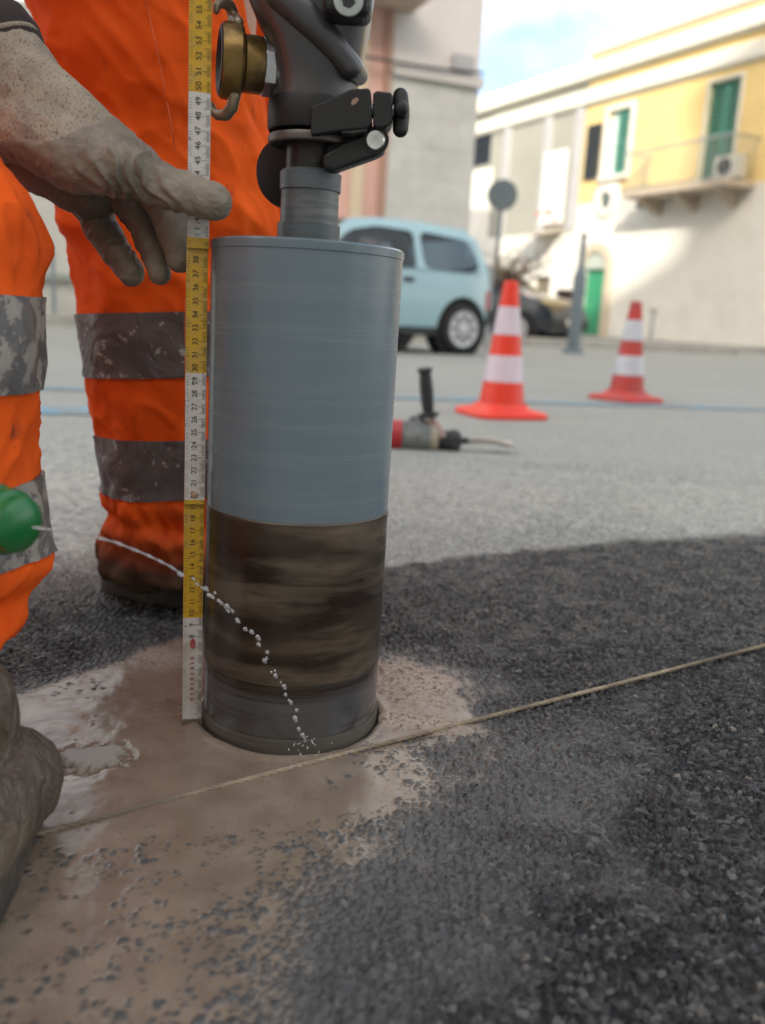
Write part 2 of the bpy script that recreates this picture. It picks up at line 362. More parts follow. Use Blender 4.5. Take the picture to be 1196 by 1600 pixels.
# ================================================================== BUILDINGS
UF = np.array([-.4741, .8805, 0]); NF = np.array([-.8805, -.4741, 0]); ZF = np.array([0, 0, 1.]); P0 = np.array([7.88, 24., 0])
def FC(px, py):                           # photo pixel -> (along facade, height)
    d = ray(px, py); t = ((P0 - EYE) @ NF) / (d @ NF); q = EYE + d * t; return float((q - P0) @ UF), float(q[2])
def fpt(s, z, off=0): return P0 + UF * s + NF * off + ZF * z
AX = (UF, NF, ZF)
def fbox(mb, s0, s1, z0, z1, o0, o1):
    """box on the facade: along s0..s1, height z0..z1, standing out from o0 to o1"""
    return mb.box(fpt((s0 + s1) / 2, (z0 + z1) / 2, (o0 + o1) / 2), (abs(s1 - s0), abs(o1 - o0), abs(z1 - z0)), AX)
def wall_holes(mb, s0, s1, z0, z1, holes, o0, o1):
    """solid wall cut into boxes round rectangular openings (s0,s1,z0,z1)"""
    ss = sorted({s0, s1, *[h[0] for h in holes], *[h[1] for h in holes]})
    for a, b_ in zip(ss, ss[1:]):
        c = (a + b_) / 2; hs = sorted([h for h in holes if h[0] < c < h[1]], key=lambda h: h[2]); zz = z0
        for h in hs:
            if h[2] > zz: fbox(mb, a, b_, zz, h[2], o0, o1)
            zz = h[3]
        if zz < z1: fbox(mb, a, b_, zz, z1, o0, o1)
    return mb
yellow = M('yellow_plaster', (.78, .59, .26), .9, var=.06, vscale=1.2, dirt=(.70, .51, .22), dscale=1.5, dlo=.5, dhi=.8, bump=.3, bscale=60, bdist=.004)
white = M('white_plaster', (.76, .74, .68), .9, var=.05, vscale=1.5, dirt=(.66, .62, .54), dscale=1.1, dlo=.5, dhi=.8, bump=.3, bscale=50, bdist=.004)
trimw = M('white_trim', (.72, .70, .62), .8, var=.05, vscale=3)
greyw = M('grey_plaster', (.34, .335, .29), .9, var=.06, vscale=1.0, bump=.3, bscale=50, bdist=.004)
pinkw = M('pink_plaster', (.66, .42, .36), .9, var=.08, vscale=1.2, bump=.3, bscale=60, bdist=.004)
conc = M('pale_concrete', (.66, .63, .61), .9, var=.06, vscale=.8, dirt=(.58, .55, .52), dscale=1.2, dlo=.45, dhi=.75, bump=.3, bscale=40, bdist=.004)
block = M('grey_block_render', (.53, .54, .52), .9, var=.10, vscale=2.5, dirt=(.45, .45, .43), dscale=2.2, dlo=.48, dhi=.75, bump=.4, bscale=40, bdist=.004)
pilm = M('lilac_grey_plaster', (.42, .42, .43), .85, var=.05, vscale=2)
shut = M('green_shutter', (.085, .27, .21), .55, var=.12, vscale=8)
dshut = M('dark_shutter', (.03, .04, .055), .6, var=.15, vscale=8)
glassd = M('window_glass', (.10, .13, .13), .08, var=.2, vscale=2)
stonem = M('balcony_stone', (.46, .39, .31), .85, var=.12, vscale=5, bump=.3, bscale=40, bdist=.004)
railm = M('grey_rail', (.42, .43, .42), .5, .6, var=.1)
gdoor = M('green_door', (.03, .26, .13), .5, var=.12, vscale=6, bump=.2, bscale=30)

# shared heights read off the facade
zl_lo = FC(1060, 124)[1]; zl_hi = zl_lo + .38             # lower moulding
zm_lo = FC(1060, 82)[1]; zm_hi = zm_lo + .40              # upper moulding
zt_lo = FC(1040, 47)[1] ; zt_hi = zt_lo + .35             # coping
zy = FC(1040, 303)[1]                                     # top of the white ground floor
sY = FC(918, 170)[0]                                      # where yellow house meets grey house
sR = -9.0
w1a, w1t = FC(990, 166); w1b, w1z = FC(944, 277); w2a, w2t = FC(1163, 118); w2b, w2z = FC(1093, 288)
dA = FC(945, 470)[0]; dB = FC(910, 470)[0]; dT = FC(930, 420)[1]
yh = thing('yellow_house', 'yellow house with white mouldings, green shutters and white ground floor', 'house', tuple(fpt(0, 0)))
mb = MB(); wall_holes(mb, sR, sY, zy + .003, zt_lo, [(w1a, w1b, w1z, w1t), (w2a, w2b, zy + .003, w2t)], -.35, 0); mb.build('upper_wall', yellow, yh)
mb = MB(); wall_holes(mb, sR, sY, 0, zy, [(dA, dB, 0, dT)], -.36, .015); mb.build('lower_wall', white, yh)
mb = MB(); fbox(mb, sR, sY - .01, 0, zt_lo - .3, -9, -.4); mb.build('house_block', yellow, yh)
for a, b_, nm, o in ((zl_lo, zl_hi, 'moulding', .14), (zm_lo, zm_hi, 'moulding', .22), (zt_lo, zt_hi, 'coping', .12)):
    mb = MB(); fbox(mb, sR, sY, a, b_, -.36 if nm == 'coping' else .001, o); fbox(mb, sR, sY - .002, a - .07, a - .001, .002, o * .55); mb.build(nm, trimw, yh)
def shutter(parent, s0, s1, z0, z1, off, mat, nm='shutter'):
    mb = MB(); f = .06
    fbox(mb, s0, s0 + f, z0, z1, off, off + .05); fbox(mb, s1 - f, s1, z0, z1, off, off + .05)
    for zc in (z0, (z0 + z1) / 2 - f / 2, z1 - f): fbox(mb, s0 + f + .001, s1 - f - .001, zc, zc + f, off + .001, off + .049)
    sh = mb.build(nm, mat, parent)
    nsl = max(6, int((z1 - z0) / .11)); mb = MB()
    for i in range(nsl):
        zc = z0 + f + (z1 - z0 - 2 * f) * (i + .5) / nsl
        mb.box(fpt((s0 + s1) / 2, zc, off + .025), (abs(s1 - s0) - 2 * f - .004, .012, (z1 - z0) / nsl * .95), (UF, NF * .8 + ZF * .6, ZF * .8 - NF * .6))
    so_ = mb.build('louvres', mat, sh); so_['kind'] = 'stuff'
    return sh
# small window: surround, pale reveal, one green leaf, one dark leaf folded back
def surround(parent, s0, s1, z0, z1, w, sill=True):
    mb = MB()
    fbox(mb, s0 - w, s0, z0, z1, .001, .07); fbox(mb, s1, s1 + w, z0, z1, .001, .07); fbox(mb, s0 - w, s1 + w, z1 + .001, z1 + w, .001, .08)
    mb.build('window_frame', trimw, parent)
    if sill: mb = MB(); fbox(mb, s0 - w, s1 + w, z0 - .12, z0 - .001, .001, .14); mb.build('sill', trimw, parent)
surround(yh, w1a, w1b, w1z, w1t, .14)
mb = MB(); fbox(mb, w1a + .01, w1b - .01, w1z + .01, w1t - .01, -.2, -.17); mb.build('pane', glassd, yh)
wm = w1a + (w1b - w1a) * .62
shutter(yh, w1a + .02, wm - .02, w1z + .02, w1t - .02, -.06, shut)
mb = MB(); fbox(mb, wm + .02, w1b - .02, w1z + .02, w1t - .02, -.12, -.08); mb.build('curtain', M('pale_curtain', (.62, .74, .70), .9), yh)
shutter(yh, w1b + .24, w1b + .24 + .62, w1z, w1t - .25, .03, dshut)
# balcony door
surround(yh, w2a, w2b, zy + .1, w2t, .07, False)
w2m = (w2a + w2b) / 2
for a, b_ in ((w2a + .02, w2m - .01), (w2m + .01, w2b - .02)): shutter(yh, a, b_, zy + .08, w2t - .02, -.1, shut)
bs0, bs1 = FC(1182, 290)[0], FC(1012, 300)[0]
bal = MB(); fbox(bal, bs0, bs1, zy - .16, zy, .02, .95); bo = bal.build('balcony', stonem, yh, bevel=.03)
for i in range(3):
    s = bs0 + (bs1 - bs0) * (.15 + .35 * i); mb = MB()
    mb.prism([fpt(s - .1, zy - .161, .02), fpt(s - .1, zy - .161, .8), fpt(s - .1, zy - .30, .7), fpt(s - .1, zy - .55, .02)], UF * .2); mb.build('corbel', stonem, bo)
mb = MB(); fbox(mb, bs0 + .03, bs1 - .03, zy + .98, zy + 1.03, .86, .91); fbox(mb, bs0 + .03, bs1 - .03, zy + .06, zy + .09, .87, .90)
fbox(mb, bs0 + .03, bs0 + .07, zy + .98, zy + 1.03, .02, .859); fbox(mb, bs1 - .07, bs1 - .03, zy + .98, zy + 1.03, .02, .859)
ral = mb.build('railing', railm, yh)
nbar = 26
for i in range(nbar):
    s = bs0 + .05 + (bs1 - bs0 - .1) * i / (nbar - 1); mb = MB(); fbox(mb, s - .009, s + .009, zy + .001, zy + .979, .877, .893); mb.build('baluster', railm, ral)
for i in range(1, 7):
    for s in (bs0 + .05, bs1 - .05):
        mb = MB(); fbox(mb, s - .009, s + .009, zy + .001, zy + .979, .877 - i * .125 - .008, .877 - i * .125 + .008); mb.build('baluster', railm, ral)
# oculus, door
so_c, zo_c = FC(950, 314)
mb = MB(); mb.lathe([(.46, .016), (.46, .10), (.25, .12), (.25, .03)], fpt(so_c, zo_c), NF, 28, False, False); mb.build('oculus_surround', trimw, yh, smooth=40)
mb = MB(); mb.lathe([(.26, .017), (.26, .03)], fpt(so_c, zo_c), NF, 24); mb.build('oculus_pane', glassd, yh)
mb = MB(); mb.lathe([(.62, .0155), (.62, .022)], fpt(so_c, zo_c), NF, 40); mb.build('oculus_plaster', white, yh)
dr = (dB - dA) / 2; dc = (dA + dB) / 2
mb = MB()
for i in range(14):
    a0 = math.pi * i / 14; a1 = math.pi * (i + 1) / 14
    mb.prism([fpt(dc + r_ * math.cos(a), dT + r_ * math.sin(a), .016) for r_, a in ((dr, a0), (dr + .26, a0), (dr + .26, a1), (dr, a1))], NF * .09)
fbox(mb, dA - .26, dA, 0, dT, .016, .105); fbox(mb, dB, dB + .26, 0, dT, .016, .105)
mb.build('door_surround', M('tan_stone', (.56, .47, .36), .85, var=.1), yh)
mb = MB(); mb.prism([fpt(dc + dr * math.cos(math.pi * i / 14), dT + .003 + dr * math.sin(math.pi * i / 14), .017) for i in range(15)], NF * .012); mb.build('fanlight', M('fanlight_glass', (.42, .47, .42), .2), yh)
for a, b_ in ((dA + .01, dc - .005), (dc + .005, dB - .01)):
    mb = MB(); fbox(mb, a, b_, .13, dT - .01, -.16, -.1)
    dl = mb.build('door_leaf', gdoor, yh)
    for zc in (.35, 1.2): mb = MB(); fbox(mb, a + .12, b_ - .12, zc, zc + .65, -.099, -.07); mb.build('door_panel', gdoor, dl, bevel=.02)
ac = thing('air_conditioner', 'white air conditioner on the balcony of the yellow house', 'air conditioner', tuple(fpt(bs0 + .55, zy, .4)))
mb = MB(); fbox(mb, bs0 + .14, bs0 + .92, zy + .09, zy + .62, .25, .53); mb.build('case', trimw, ac, bevel=.02)
mb = MB(); mb.lathe([(.2, .5301), (.2, .545), (.03, .55)], fpt(bs0 + .58, zy + .36), NF, 24); mb.build('fan_grille', dshut, ac)
for q in (.2, .8): mb = MB(); fbox(mb, bs0 + q, bs0 + q + .05, zy + .001, zy + .089, .27, .5); mb.build('foot', dshut, ac)
wl = MB(); s_, z_ = FC(1010, 321); wl.lathe([(.03, .0), (.03, .12), (.11, .14), (.13, .22), (.06, .32)], fpt(s_, z_, .016), NF, 16); tag(wl.build('wall_lamp', M('lamp_grey', (.3, .3, .28), .6), smooth=40), 'small round lamp on the white wall right of the oculus', 'lamp')

# grey house adjoining on the left
gh = thing('grey_house', 'grey plastered house with pale pilasters left of the yellow house', 'house', tuple(fpt(sY + 4, 0)))
sG = FC(742, 230)[0] + 9; zg = FC(830, 366)[1]
g1a, g1z = FC(765, 256); g1b, g1t = FC(738, 190)
g2a, g2t = FC(861, 431); g2b, g2z = FC(832, 462)
mb = MB(); wall_holes(mb, sY + .003, sG, zg + .003, zm_hi + .02, [(g1a, g1b, g1z, g1t)], -.35, -.02); mb.build('upper_wall', greyw, gh)
mb = MB(); wall_holes(mb, sY + .003, sG, 0, zg, [(g2a, g2b, g2z, g2t)], -.36, .01); mb.build('lower_wall', white, gh)
mb = MB(); fbox(mb, sY + .02, sG - .01, 0, zm_hi - .4, -9, -.4); mb.build('house_block', greyw, gh)
for a, b_, o in ((zl_lo, zl_hi, .12), (zm_lo, zm_hi + .06, .2)):
    mb = MB(); fbox(mb, sY + .004, sG, a, b_, -.019, o); fbox(mb, sY + .006, sG, a - .07, a - .001, -.018, o * .5); mb.build('moulding', trimw, gh)
for px, py in ((792, 250), (857, 220), (905, 220)):
    s = FC(px, py)[0]; mb = MB(); fbox(mb, s - .17, s + .17, zg + .004, zl_lo - .072, -.0195, .07); mb.build('pilaster', pilm, gh)
shutter(gh, g1a + .02, g1b - .02, g1z + .02, g1t - .02, -.08, dshut)
s0_, z1_ = FC(768, 262); mb = MB(); fbox(mb, s0_ - .1, sG - .3, zg + .004, z1_, -.0192, .02); mb.build('white_wall_panel', white, gh)
mb = MB(); fbox(mb, g2a + .01, g2b - .01, g2z + .01, g2t - .01, -.2, -.16); mb.build('pane', M('brown_pane', (.16, .13, .09), .3), gh)
mb = MB(); fbox(mb, g2a - .06, g2b + .06, g2z - .1, g2z - .001, .011, .1); mb.build('sill', trimw, gh)
mb = MB(); s0_, z0_ = FC(882, 373); s1_ = FC(838, 376)[0]; mb.prism([fpt(s0_, zg + .06, .012), fpt(s0_, zg + .02, .012), fpt(s0_, zg - .16, .9), fpt(s0_, zg - .10, .9)], UF * (s1_ - s0_)); mb.build('canopy', stonem, gh)
bn = MB(); b0, bt = FC(893, 232); b1, bb = FC(846, 352); fbox(bn, b0, b1, bb, bt, .075, .10); bno = bn.build('wall_banner', M('banner_white', (.80, .76, .73), .7, var=.03, dirt=(.72, .60, .58), dscale=.9, dlo=.58, dhi=.75))
tag(bno, 'tall white banner with red marks low on the grey house', 'banner')
for i, (q, w_, h_, dz) in enumerate(((.62, .5, .16, .28), (1.15, .3, .13, .30), (.3, .22, .13, .05))):
    mb = MB(); fbox(mb, b0 + q - w_ / 2 + .1, b0 + q + w_ / 2 + .1, bb + dz, bb + dz + h_, .101, .106); mb.build('red_mark', M('banner_red', (.58, .25, .22), .7), bno)
# roof-top volumes behind the coping
rt = MB(); s0_, z0_ = FC(1085, 10); s1_, _ = FC(978, 30); fbox(rt, s0_ - 3, s1_, zt_lo - .4, zt_hi + 2.2, -4.5, -1.6)
tag(rt.build('rooftop_room', block), 'grey rooftop room behind the coping of the yellow house', 'rooftop room')
rt = MB(); s0_, _ = FC(976, 30); s1_, _ = FC(955, 30); fbox(rt, s0_ + .02, s1_, zt_lo - .2, zt_hi + 2.6, -2.2, -1.4); fbox(rt, s0_ - .04, s1_ + .06, zt_hi + 2.601, zt_hi + 2.7, -2.28, -1.32)
tag(rt.build('chimney', trimw), 'white chimney stack on the roof of the yellow house', 'chimney')
# pavement along the facade
pav = M('pavement_stone', (.36, .35, .32), .85, var=.12, vscale=4, dirt=(.26, .25, .23), dscale=2, bump=.3, bscale=60, bdist=.003)
mb = MB(); fbox(mb, -14, 30, -.05, .12, .02, 1.55); fbox(mb, -14, 30, -.05, .125, 1.553, 1.72); o = mb.build('pavement', pav, bevel=.015); o['kind'] = 'structure'
bd = thing('bollard', 'small grey post on the pavement before the white wall', 'bollard', tuple(fpt(FC(1070, 520)[0], .12, 1.2)))
mb = MB(); c_ = fpt(FC(1070, 520)[0], .12, 1.2); mb.lathe([(.05, 0), (.05, .62), (.03, .68)], c_, (0, 0, 1), 14); mb.build('post', railm, bd, smooth=40)
mb = MB(); mb.box(c_ + np.array([0, 0, .74]), (.2, .12, .13)); mb.build('head', railm, bd, bevel=.02)

# pink and pale grey building on the left, oblique to the street
U2 = np.array([.92, .39, 0]) / np.hypot(.92, .39); N2 = np.array([U2[1], -U2[0], 0]); P2 = np.array([1.88, 17., 0])
def F2(px, py):
    d = ray(px, py); t = ((P2 - EYE) @ N2) / (d @ N2); q = EYE + d * t; return float((q - P2) @ U2), float(q[2])
def p2(s, z, off=0): return P2 + U2 * s + N2 * off + ZF * z
def b2(mb, s0, s1, z0, z1, o0, o1): return mb.box(p2((s0 + s1) / 2, (z0 + z1) / 2, (o0 + o1) / 2), (abs(s1 - s0), abs(o1 - o0), abs(z1 - z0)), (U2, N2, ZF))
sp, zc_ = F2(612, 100); se, zln = F2(748, 128)
zstr = F2(680, 122)[1]
ch = thing('concrete_house', 'pale grey house with rough block lower wall behind the blue car', 'house', tuple(p2(se - 1, 0)))
mb = MB(); b2(mb, sp, se, zstr + .003, 12, -8, 0); mb.build('upper_wall', conc, ch)
mb = MB(); b2(mb, sp, se, 0, zstr, -8, .03); lw = mb.build('lower_wall', block, ch)
for i in range(9):
    zz = .25 + i * .5
    if zz > zstr - .3: break
    nb_ = 5
    for j in range(nb_):
        a = sp + (se - sp) * j / nb_ + .005; c2 = sp + (se - sp) * (j + 1) / nb_ - .005
        mb = MB(); b2(mb, a, c2, zz + .005, zz + .495, .031, .036 + .005 * random.random()); mb.build('wall_block', block, lw, bevel=.01)
mb = MB(); b2(mb, sp, se + .04, zstr - .06, zstr + .1, .031, .14); mb.build('string_course', conc, ch)
mb = MB(); mb.tube([p2(sp - 3 + (se - sp + 3) * t, zstr + .28 - .5 * t * (1 - t) - .12 * t, .2) for t in np.linspace(0, 1, 14)], .022, 6); mb.build('cable', dshut, ch)
mb = MB(); b2(mb, sp + 1.1, sp + 1.5, zstr + .16, zstr + .42, .001, .14); mb.build('junction_box', pilm, ch, bevel=.02)
ph = thing('pink_house', 'pink plastered house behind the core drill', 'house', tuple(p2(sp - 2, 0)))
mb = MB(); b2(mb, -6.2, sp - .003, 0, 12, -8, -.02); mb.build('wall', pinkw, ph)
mb = MB(); b2(mb, sp - .12, sp - .004, 0, 11.9, -.019, .06); mb.build('corner_pilaster', M('rose_stone', (.40, .25, .19), .85, var=.1), ph)
s_, _ = F2(566, 90); mb = MB(); b2(mb, s_ - .12, s_ + .10, 0, 11.9, -.0195, .05); mb.build('cream_pilaster', M('cream_stone', (.62, .52, .38), .85, var=.06), ph)
s_, z_ = F2(600, 14); mb = MB(); b2(mb, s_ - 1.2, s_ + .5, z_, z_ + .18, -.018, .8); mb.build('balcony_slab', stonem, ph, bevel=.03)
lwall = thing('street_wall', 'pale street wall with a stone coping seen between the two workers', 'wall', tuple(p2(-9, 0)))
mb = MB(); b2(mb, -16, -6.2, 0, 4.5, -5, -.03); mb.build('wall', M('pale_wall', (.50, .50, .46), .9, var=.08, vscale=1.5, dirt=(.38, .38, .34), dscale=1.5, dlo=.5, dhi=.8), lwall)
z_ = F2(115, 434)[1]; mb = MB(); b2(mb, -16, -6.2, z_ - .05, z_ + .05, -.029, .08); mb.build('coping_band', M('greenish_stone', (.30, .33, .28), .85), lwall)
mb = MB(); b2(mb, -16, 4.0, -.05, .13, .2, 2.0); b2(mb, -16, 4.0, -.05, .135, 2.003, 2.18); o = mb.build('pavement', pav, bevel=.015); o['kind'] = 'structure'
# hoop barrier
hb = thing('hoop_barrier', 'grey metal hoop barrier on the pavement left of the trousers', 'barrier', tuple(p2(-7.5, .13, 1.7)))
gB = G(98, 498, .13); gB = p2(float((gB - P2) @ U2), .13, 1.7)
hp = [gB + ZF * h for h in (0, .5, .82)] + [gB - U2 * (.25 - .25 * math.cos(a)) + ZF * (.82 + .25 * math.sin(a)) for a in np.linspace(.2, math.pi / 2, 6)] + [gB - U2 * .8 + ZF * 1.07]
hp += [gB - U2 * (1.05 - .25 * math.cos(a) + .0) + ZF * (.82 + .25 * math.sin(a)) - U2 * 0 for a in np.linspace(math.pi / 2, math.pi, 6)] + [gB - U2 * 1.3]
mb = MB(); mb.tube(hp, .03, 10); mb.build('hoop', M('galvanised', (.22, .26, .30), .5, .4), hb, smooth=60)
for q in (gB, gB - U2 * 1.3): mb = MB(); mb.lathe([(.07, .001), (.07, .02)], q, (0, 0, 1), 14); mb.build('foot_plate', railm, hb)

# blocks behind the viewer that keep the street in shade
shade = M('beige_render', (.62, .57, .50), .9, var=.06, vscale=1, bump=.2, bscale=30, bdist=.004)
def back_block(x0, x1, h, label):
    t = thing('apartment_block', label, 'apartment block', ((x0 + x1) / 2, -36, 0))
    mb = MB(); mb.box(((x0 + x1) / 2, -41, h / 2), (x1 - x0, 10, h)); mb.build('wall', shade, t)
    mb = MB(); mb.box(((x0 + x1) / 2, -41, h + .15), (x1 - x0 + .4, 10.4, .298)); mb.build('roof_slab', trimw, t)
    nx_ = int((x1 - x0) / 4.6)
    for i in range(nx_):
        for j in range(int(h / 3.1)):
            mb = MB(); cx = x0 + (x1 - x0) * (i + .5) / nx_; mb.box((cx, -35.985, 1.7 + j * 3.1), (1.5, .05, 1.7)); w_ = mb.build('window', trimw, t)
            mb = MB(); mb.box((cx, -35.95, 1.7 + j * 3.1), (1.3, .016, 1.5)); mb.build('pane', glassd, w_)
back_block(-1.63, 62, 37.4, 'tall beige apartment block behind the viewer on the right')
back_block(-58, -1.65, 33.2, 'lower beige apartment block behind the viewer on the left')

# ================================================================== STREET FURNITURE
polem = M('pole_blue_grey', (.15, .19, .215), .5, .3, var=.15)
sg = thing('round_sign', 'round road sign seen from behind on a grey pole', 'road sign', tuple(G(767, 533)))
gS = G(767, 533); top = A(781, 281, gS[1])
hS = top[2]
mb = MB(); mb.tube([gS, gS + ZF * hS], .032, 12); mb.build('pole', polem, sg, smooth=60)
mb = MB(); mb.lathe([(.27, 0), (.28, .01), (.28, .03), (.26, .034)], gS + np.array([0, -.07, hS - .27]), (0, 1, 0), 36); mb.build('disc', M('sign_back', (.13, .16, .18), .5, .3), sg, smooth=30)
mb = MB(); mb.box(gS + np.array([0, -.035 - .033, hS - .12]), (.36, .02, .03)); mb.box(gS + np.array([0, -.035 - .033, hS - .32]), (.36, .02, .03)); mb.build('bracket', polem, sg)
lp = thing('street_post', 'dark blue-grey street post with a thick base before the green door', 'post', tuple(G(895, 552)))
gL = G(895, 552)
mb = MB(); mb.lathe([(.085, 0), (.085, 1.0), (.07, 1.05), (.04, 1.15), (.036, 1.45), (.02, 1.5)], gL, (0, 0, 1), 18); mb.build('pole', polem, lp, smooth=40)
mb = MB(); mb.lathe([(.15, .001), (.15, .03), (.105, .06)], gL, (0, 0, 1), 18); mb.build('base', polem, lp, smooth=40)
mb = MB(); mb.lathe([(.045, 1.501), (.048, 1.53), (.02, 1.56)], gL, (0, 0, 1), 16); mb.build('cap', polem, lp, smooth=40)
sp_ = MB(); g_ = G(759, 546); sp_.lathe([(.03, 0), (.03, 1.0), (.02, 1.04)], g_, (0, 0, 1), 12); sp_.lathe([(.05, .001), (.05, .02)], g_, (0, 0, 1), 12)
tag(sp_.build('thin_post', M('thin_post_grey', (.30, .33, .34), .5, .3), smooth=40), 'thin grey post just behind the blue car', 'post')
bn_ = thing('litter_bin', 'dark reddish brown bin between dark car and lamp post', 'bin', tuple(G(884, 538)))
g_ = G(884, 537); mb = MB(); mb.rings([[g_ + np.array([sx * w_, sy * w_ * .8, h_]) for sx, sy in ((-1, -1), (1, -1), (1, 1), (-1, 1))] for w_, h_ in ((.20, .02), (.25, .98))]); mb.build('body', M('bin_brown', (.11, .055, .05), .6, var=.15), bn_, bevel=.02)
mb = MB(); mb.box(g_ + np.array([0, 0, 1.03]), (.54, .45, .098)); mb.build('lid', M('bin_dark', (.05, .04, .04), .6), bn_, bevel=.03)

# leafless shrub behind the blue car
sb = thing('bare_shrub', 'brown half-bare shrub behind the blue car', 'shrub', (2.05, 16.6, 0))
brn = M('twig_brown', (.13, .09, .065), .9, var=.2); lfm = M('dry_leaf', (.20, .15, .09), .85, var=.35, vscale=3)
mb = MB(); lf = MB(); base_ = np.array([2.05, 16.6, .0])
mb.tube([base_, base_ + (0.02, 0, .6), base_ + (.0, .05, 1.1)], [.06, .05, .04], 7)
for i in range(46):
    a = random.uniform(0, 6.28); e = random.uniform(.2, 1.35); L = random.uniform(.45, .95); p = base_ + np.array([0, 0, random.uniform(.7, 1.15)])
    dv = np.array([math.cos(a) * math.cos(e), math.sin(a) * math.cos(e), math.sin(e)]); q = p + dv * L * .5 + rng.normal(0, .05, 3); r_ = p + dv * L
    mb.tube([p, q, r_], [.018, .011, .005], 5)
    for k_ in range(22):
        c_ = p + (r_ - p) * random.uniform(.35, 1.05) + rng.normal(0, .07, 3); d1 = rng.normal(0, 1, 3); d1 /= np.linalg.norm(d1); d2 = np.cross(d1, rng.normal(0, 1, 3)); d2 /= np.linalg.norm(d2); w_ = random.uniform(.02, .045)
        lf.add([c_ - d1 * w_, c_ + d2 * w_ * .5, c_ + d1 * w_, c_ - d2 * w_ * .5], [(0, 1, 2, 3)])
mb.build('trunk', brn, sb); lo = lf.build('crown', lfm, sb); lo['kind'] = 'stuff'

# ================================================================== CARS
def trans_glass(name, tint=(.20, .25, .29)):
    m, n, l, b = nodes_of(name); n.remove(b); o = n['Material Output']
    t = n.new('ShaderNodeBsdfTransparent'); t.inputs['Color'].default_value = (*[min(1, c * 2.1) for c in tint], 1)
    g = n.new('ShaderNodeBsdfGlossy'); g.inputs['Roughness'].default_value = .02
    lw = n.new('ShaderNodeLayerWeight'); lw.inputs['Blend'].default_value = .5; fz = math_node(n, l, 'ADD', math_node(n, l, 'MULTIPLY', math_node(n, l, 'POWER', lw.outputs['Facing'], 4.0), .6), .05)
    mx = n.new('ShaderNodeMixShader'); l.new(fz, mx.inputs[0]); l.new(t.outputs[0], mx.inputs[1]); l.new(g.outputs[0], mx.inputs[2]); l.new(mx.outputs[0], o.inputs[0]); return m
cglass = trans_glass('car_glass')
tyre_m = M('tyre_rubber', (.018, .018, .019), .8, var=.2, bump=.3, bscale=80); rim_m = M('hubcap_silver', (.50, .52, .53), .35, .5, var=.08); blk = M('black_trim', (.02, .022, .024), .6)
def fill2d(loops):
    cu = bpy.data.curves.new('tmp', 'CURVE'); cu.dimensions = '2D'; cu.fill_mode = 'BOTH'
    for lp_ in loops:
        s = cu.splines.new('POLY'); s.points.add(len(lp_) - 1); s.use_cyclic_u = True
        for i, (a, b_) in enumerate(lp_): s.points[i].co = (a, b_, 0, 1)
    o = bpy.data.objects.new('tmp', cu); COL.objects.link(o)
    dg = bpy.context.evaluated_depsgraph_get(); me = bpy.data.meshes.new_from_object(o.evaluated_get(dg)); bpy.data.objects.remove(o)
    bm = bmesh.new(); bm.from_mesh(me); bmesh.ops.remove_doubles(bm, verts=bm.verts, dist=1e-5)
    xs = [v.co.x for v in bm.verts]; ys = [v.co.y for v in bm.verts]
    for axis, lo, hi in ((0, min(xs), max(xs)), (1, min(ys), max(ys))):
        q = lo + .08
        while q < hi:
            co = [0, 0, 0]; no = [0, 0, 0]; co[axis] = q; no[axis] = 1
            bmesh.ops.bisect_plane(bm, geom=bm.verts[:] + bm.edges[:] + bm.faces[:], plane_co=co, plane_no=no); q += .1
    v = [(w.co.x, w.co.y) for w in bm.verts]; bm.verts.index_update(); f = [tuple(w.index for w in fc.verts) for fc in bm.faces]; bm.free()
    return v, f
def rounded(poly, r=.05, k=4):
    out_ = []
    for i, p in enumerate(poly):
        p = np.array(p); a = np.array(poly[i - 1]); c = np.array(poly[(i + 1) % len(poly)])
        da = a - p; dc_ = c - p; ra = min(r, np.linalg.norm(da) * .45); rc = min(r, np.linalg.norm(dc_) * .45)
        s = p + da / np.linalg.norm(da) * ra; e = p + dc_ / np.linalg.norm(dc_) * rc
        for t in np.linspace(0, 1, k + 1): out_.append(tuple((1 - t) ** 2 * s + 2 * t * (1 - t) * p + t * t * e))
    return out_
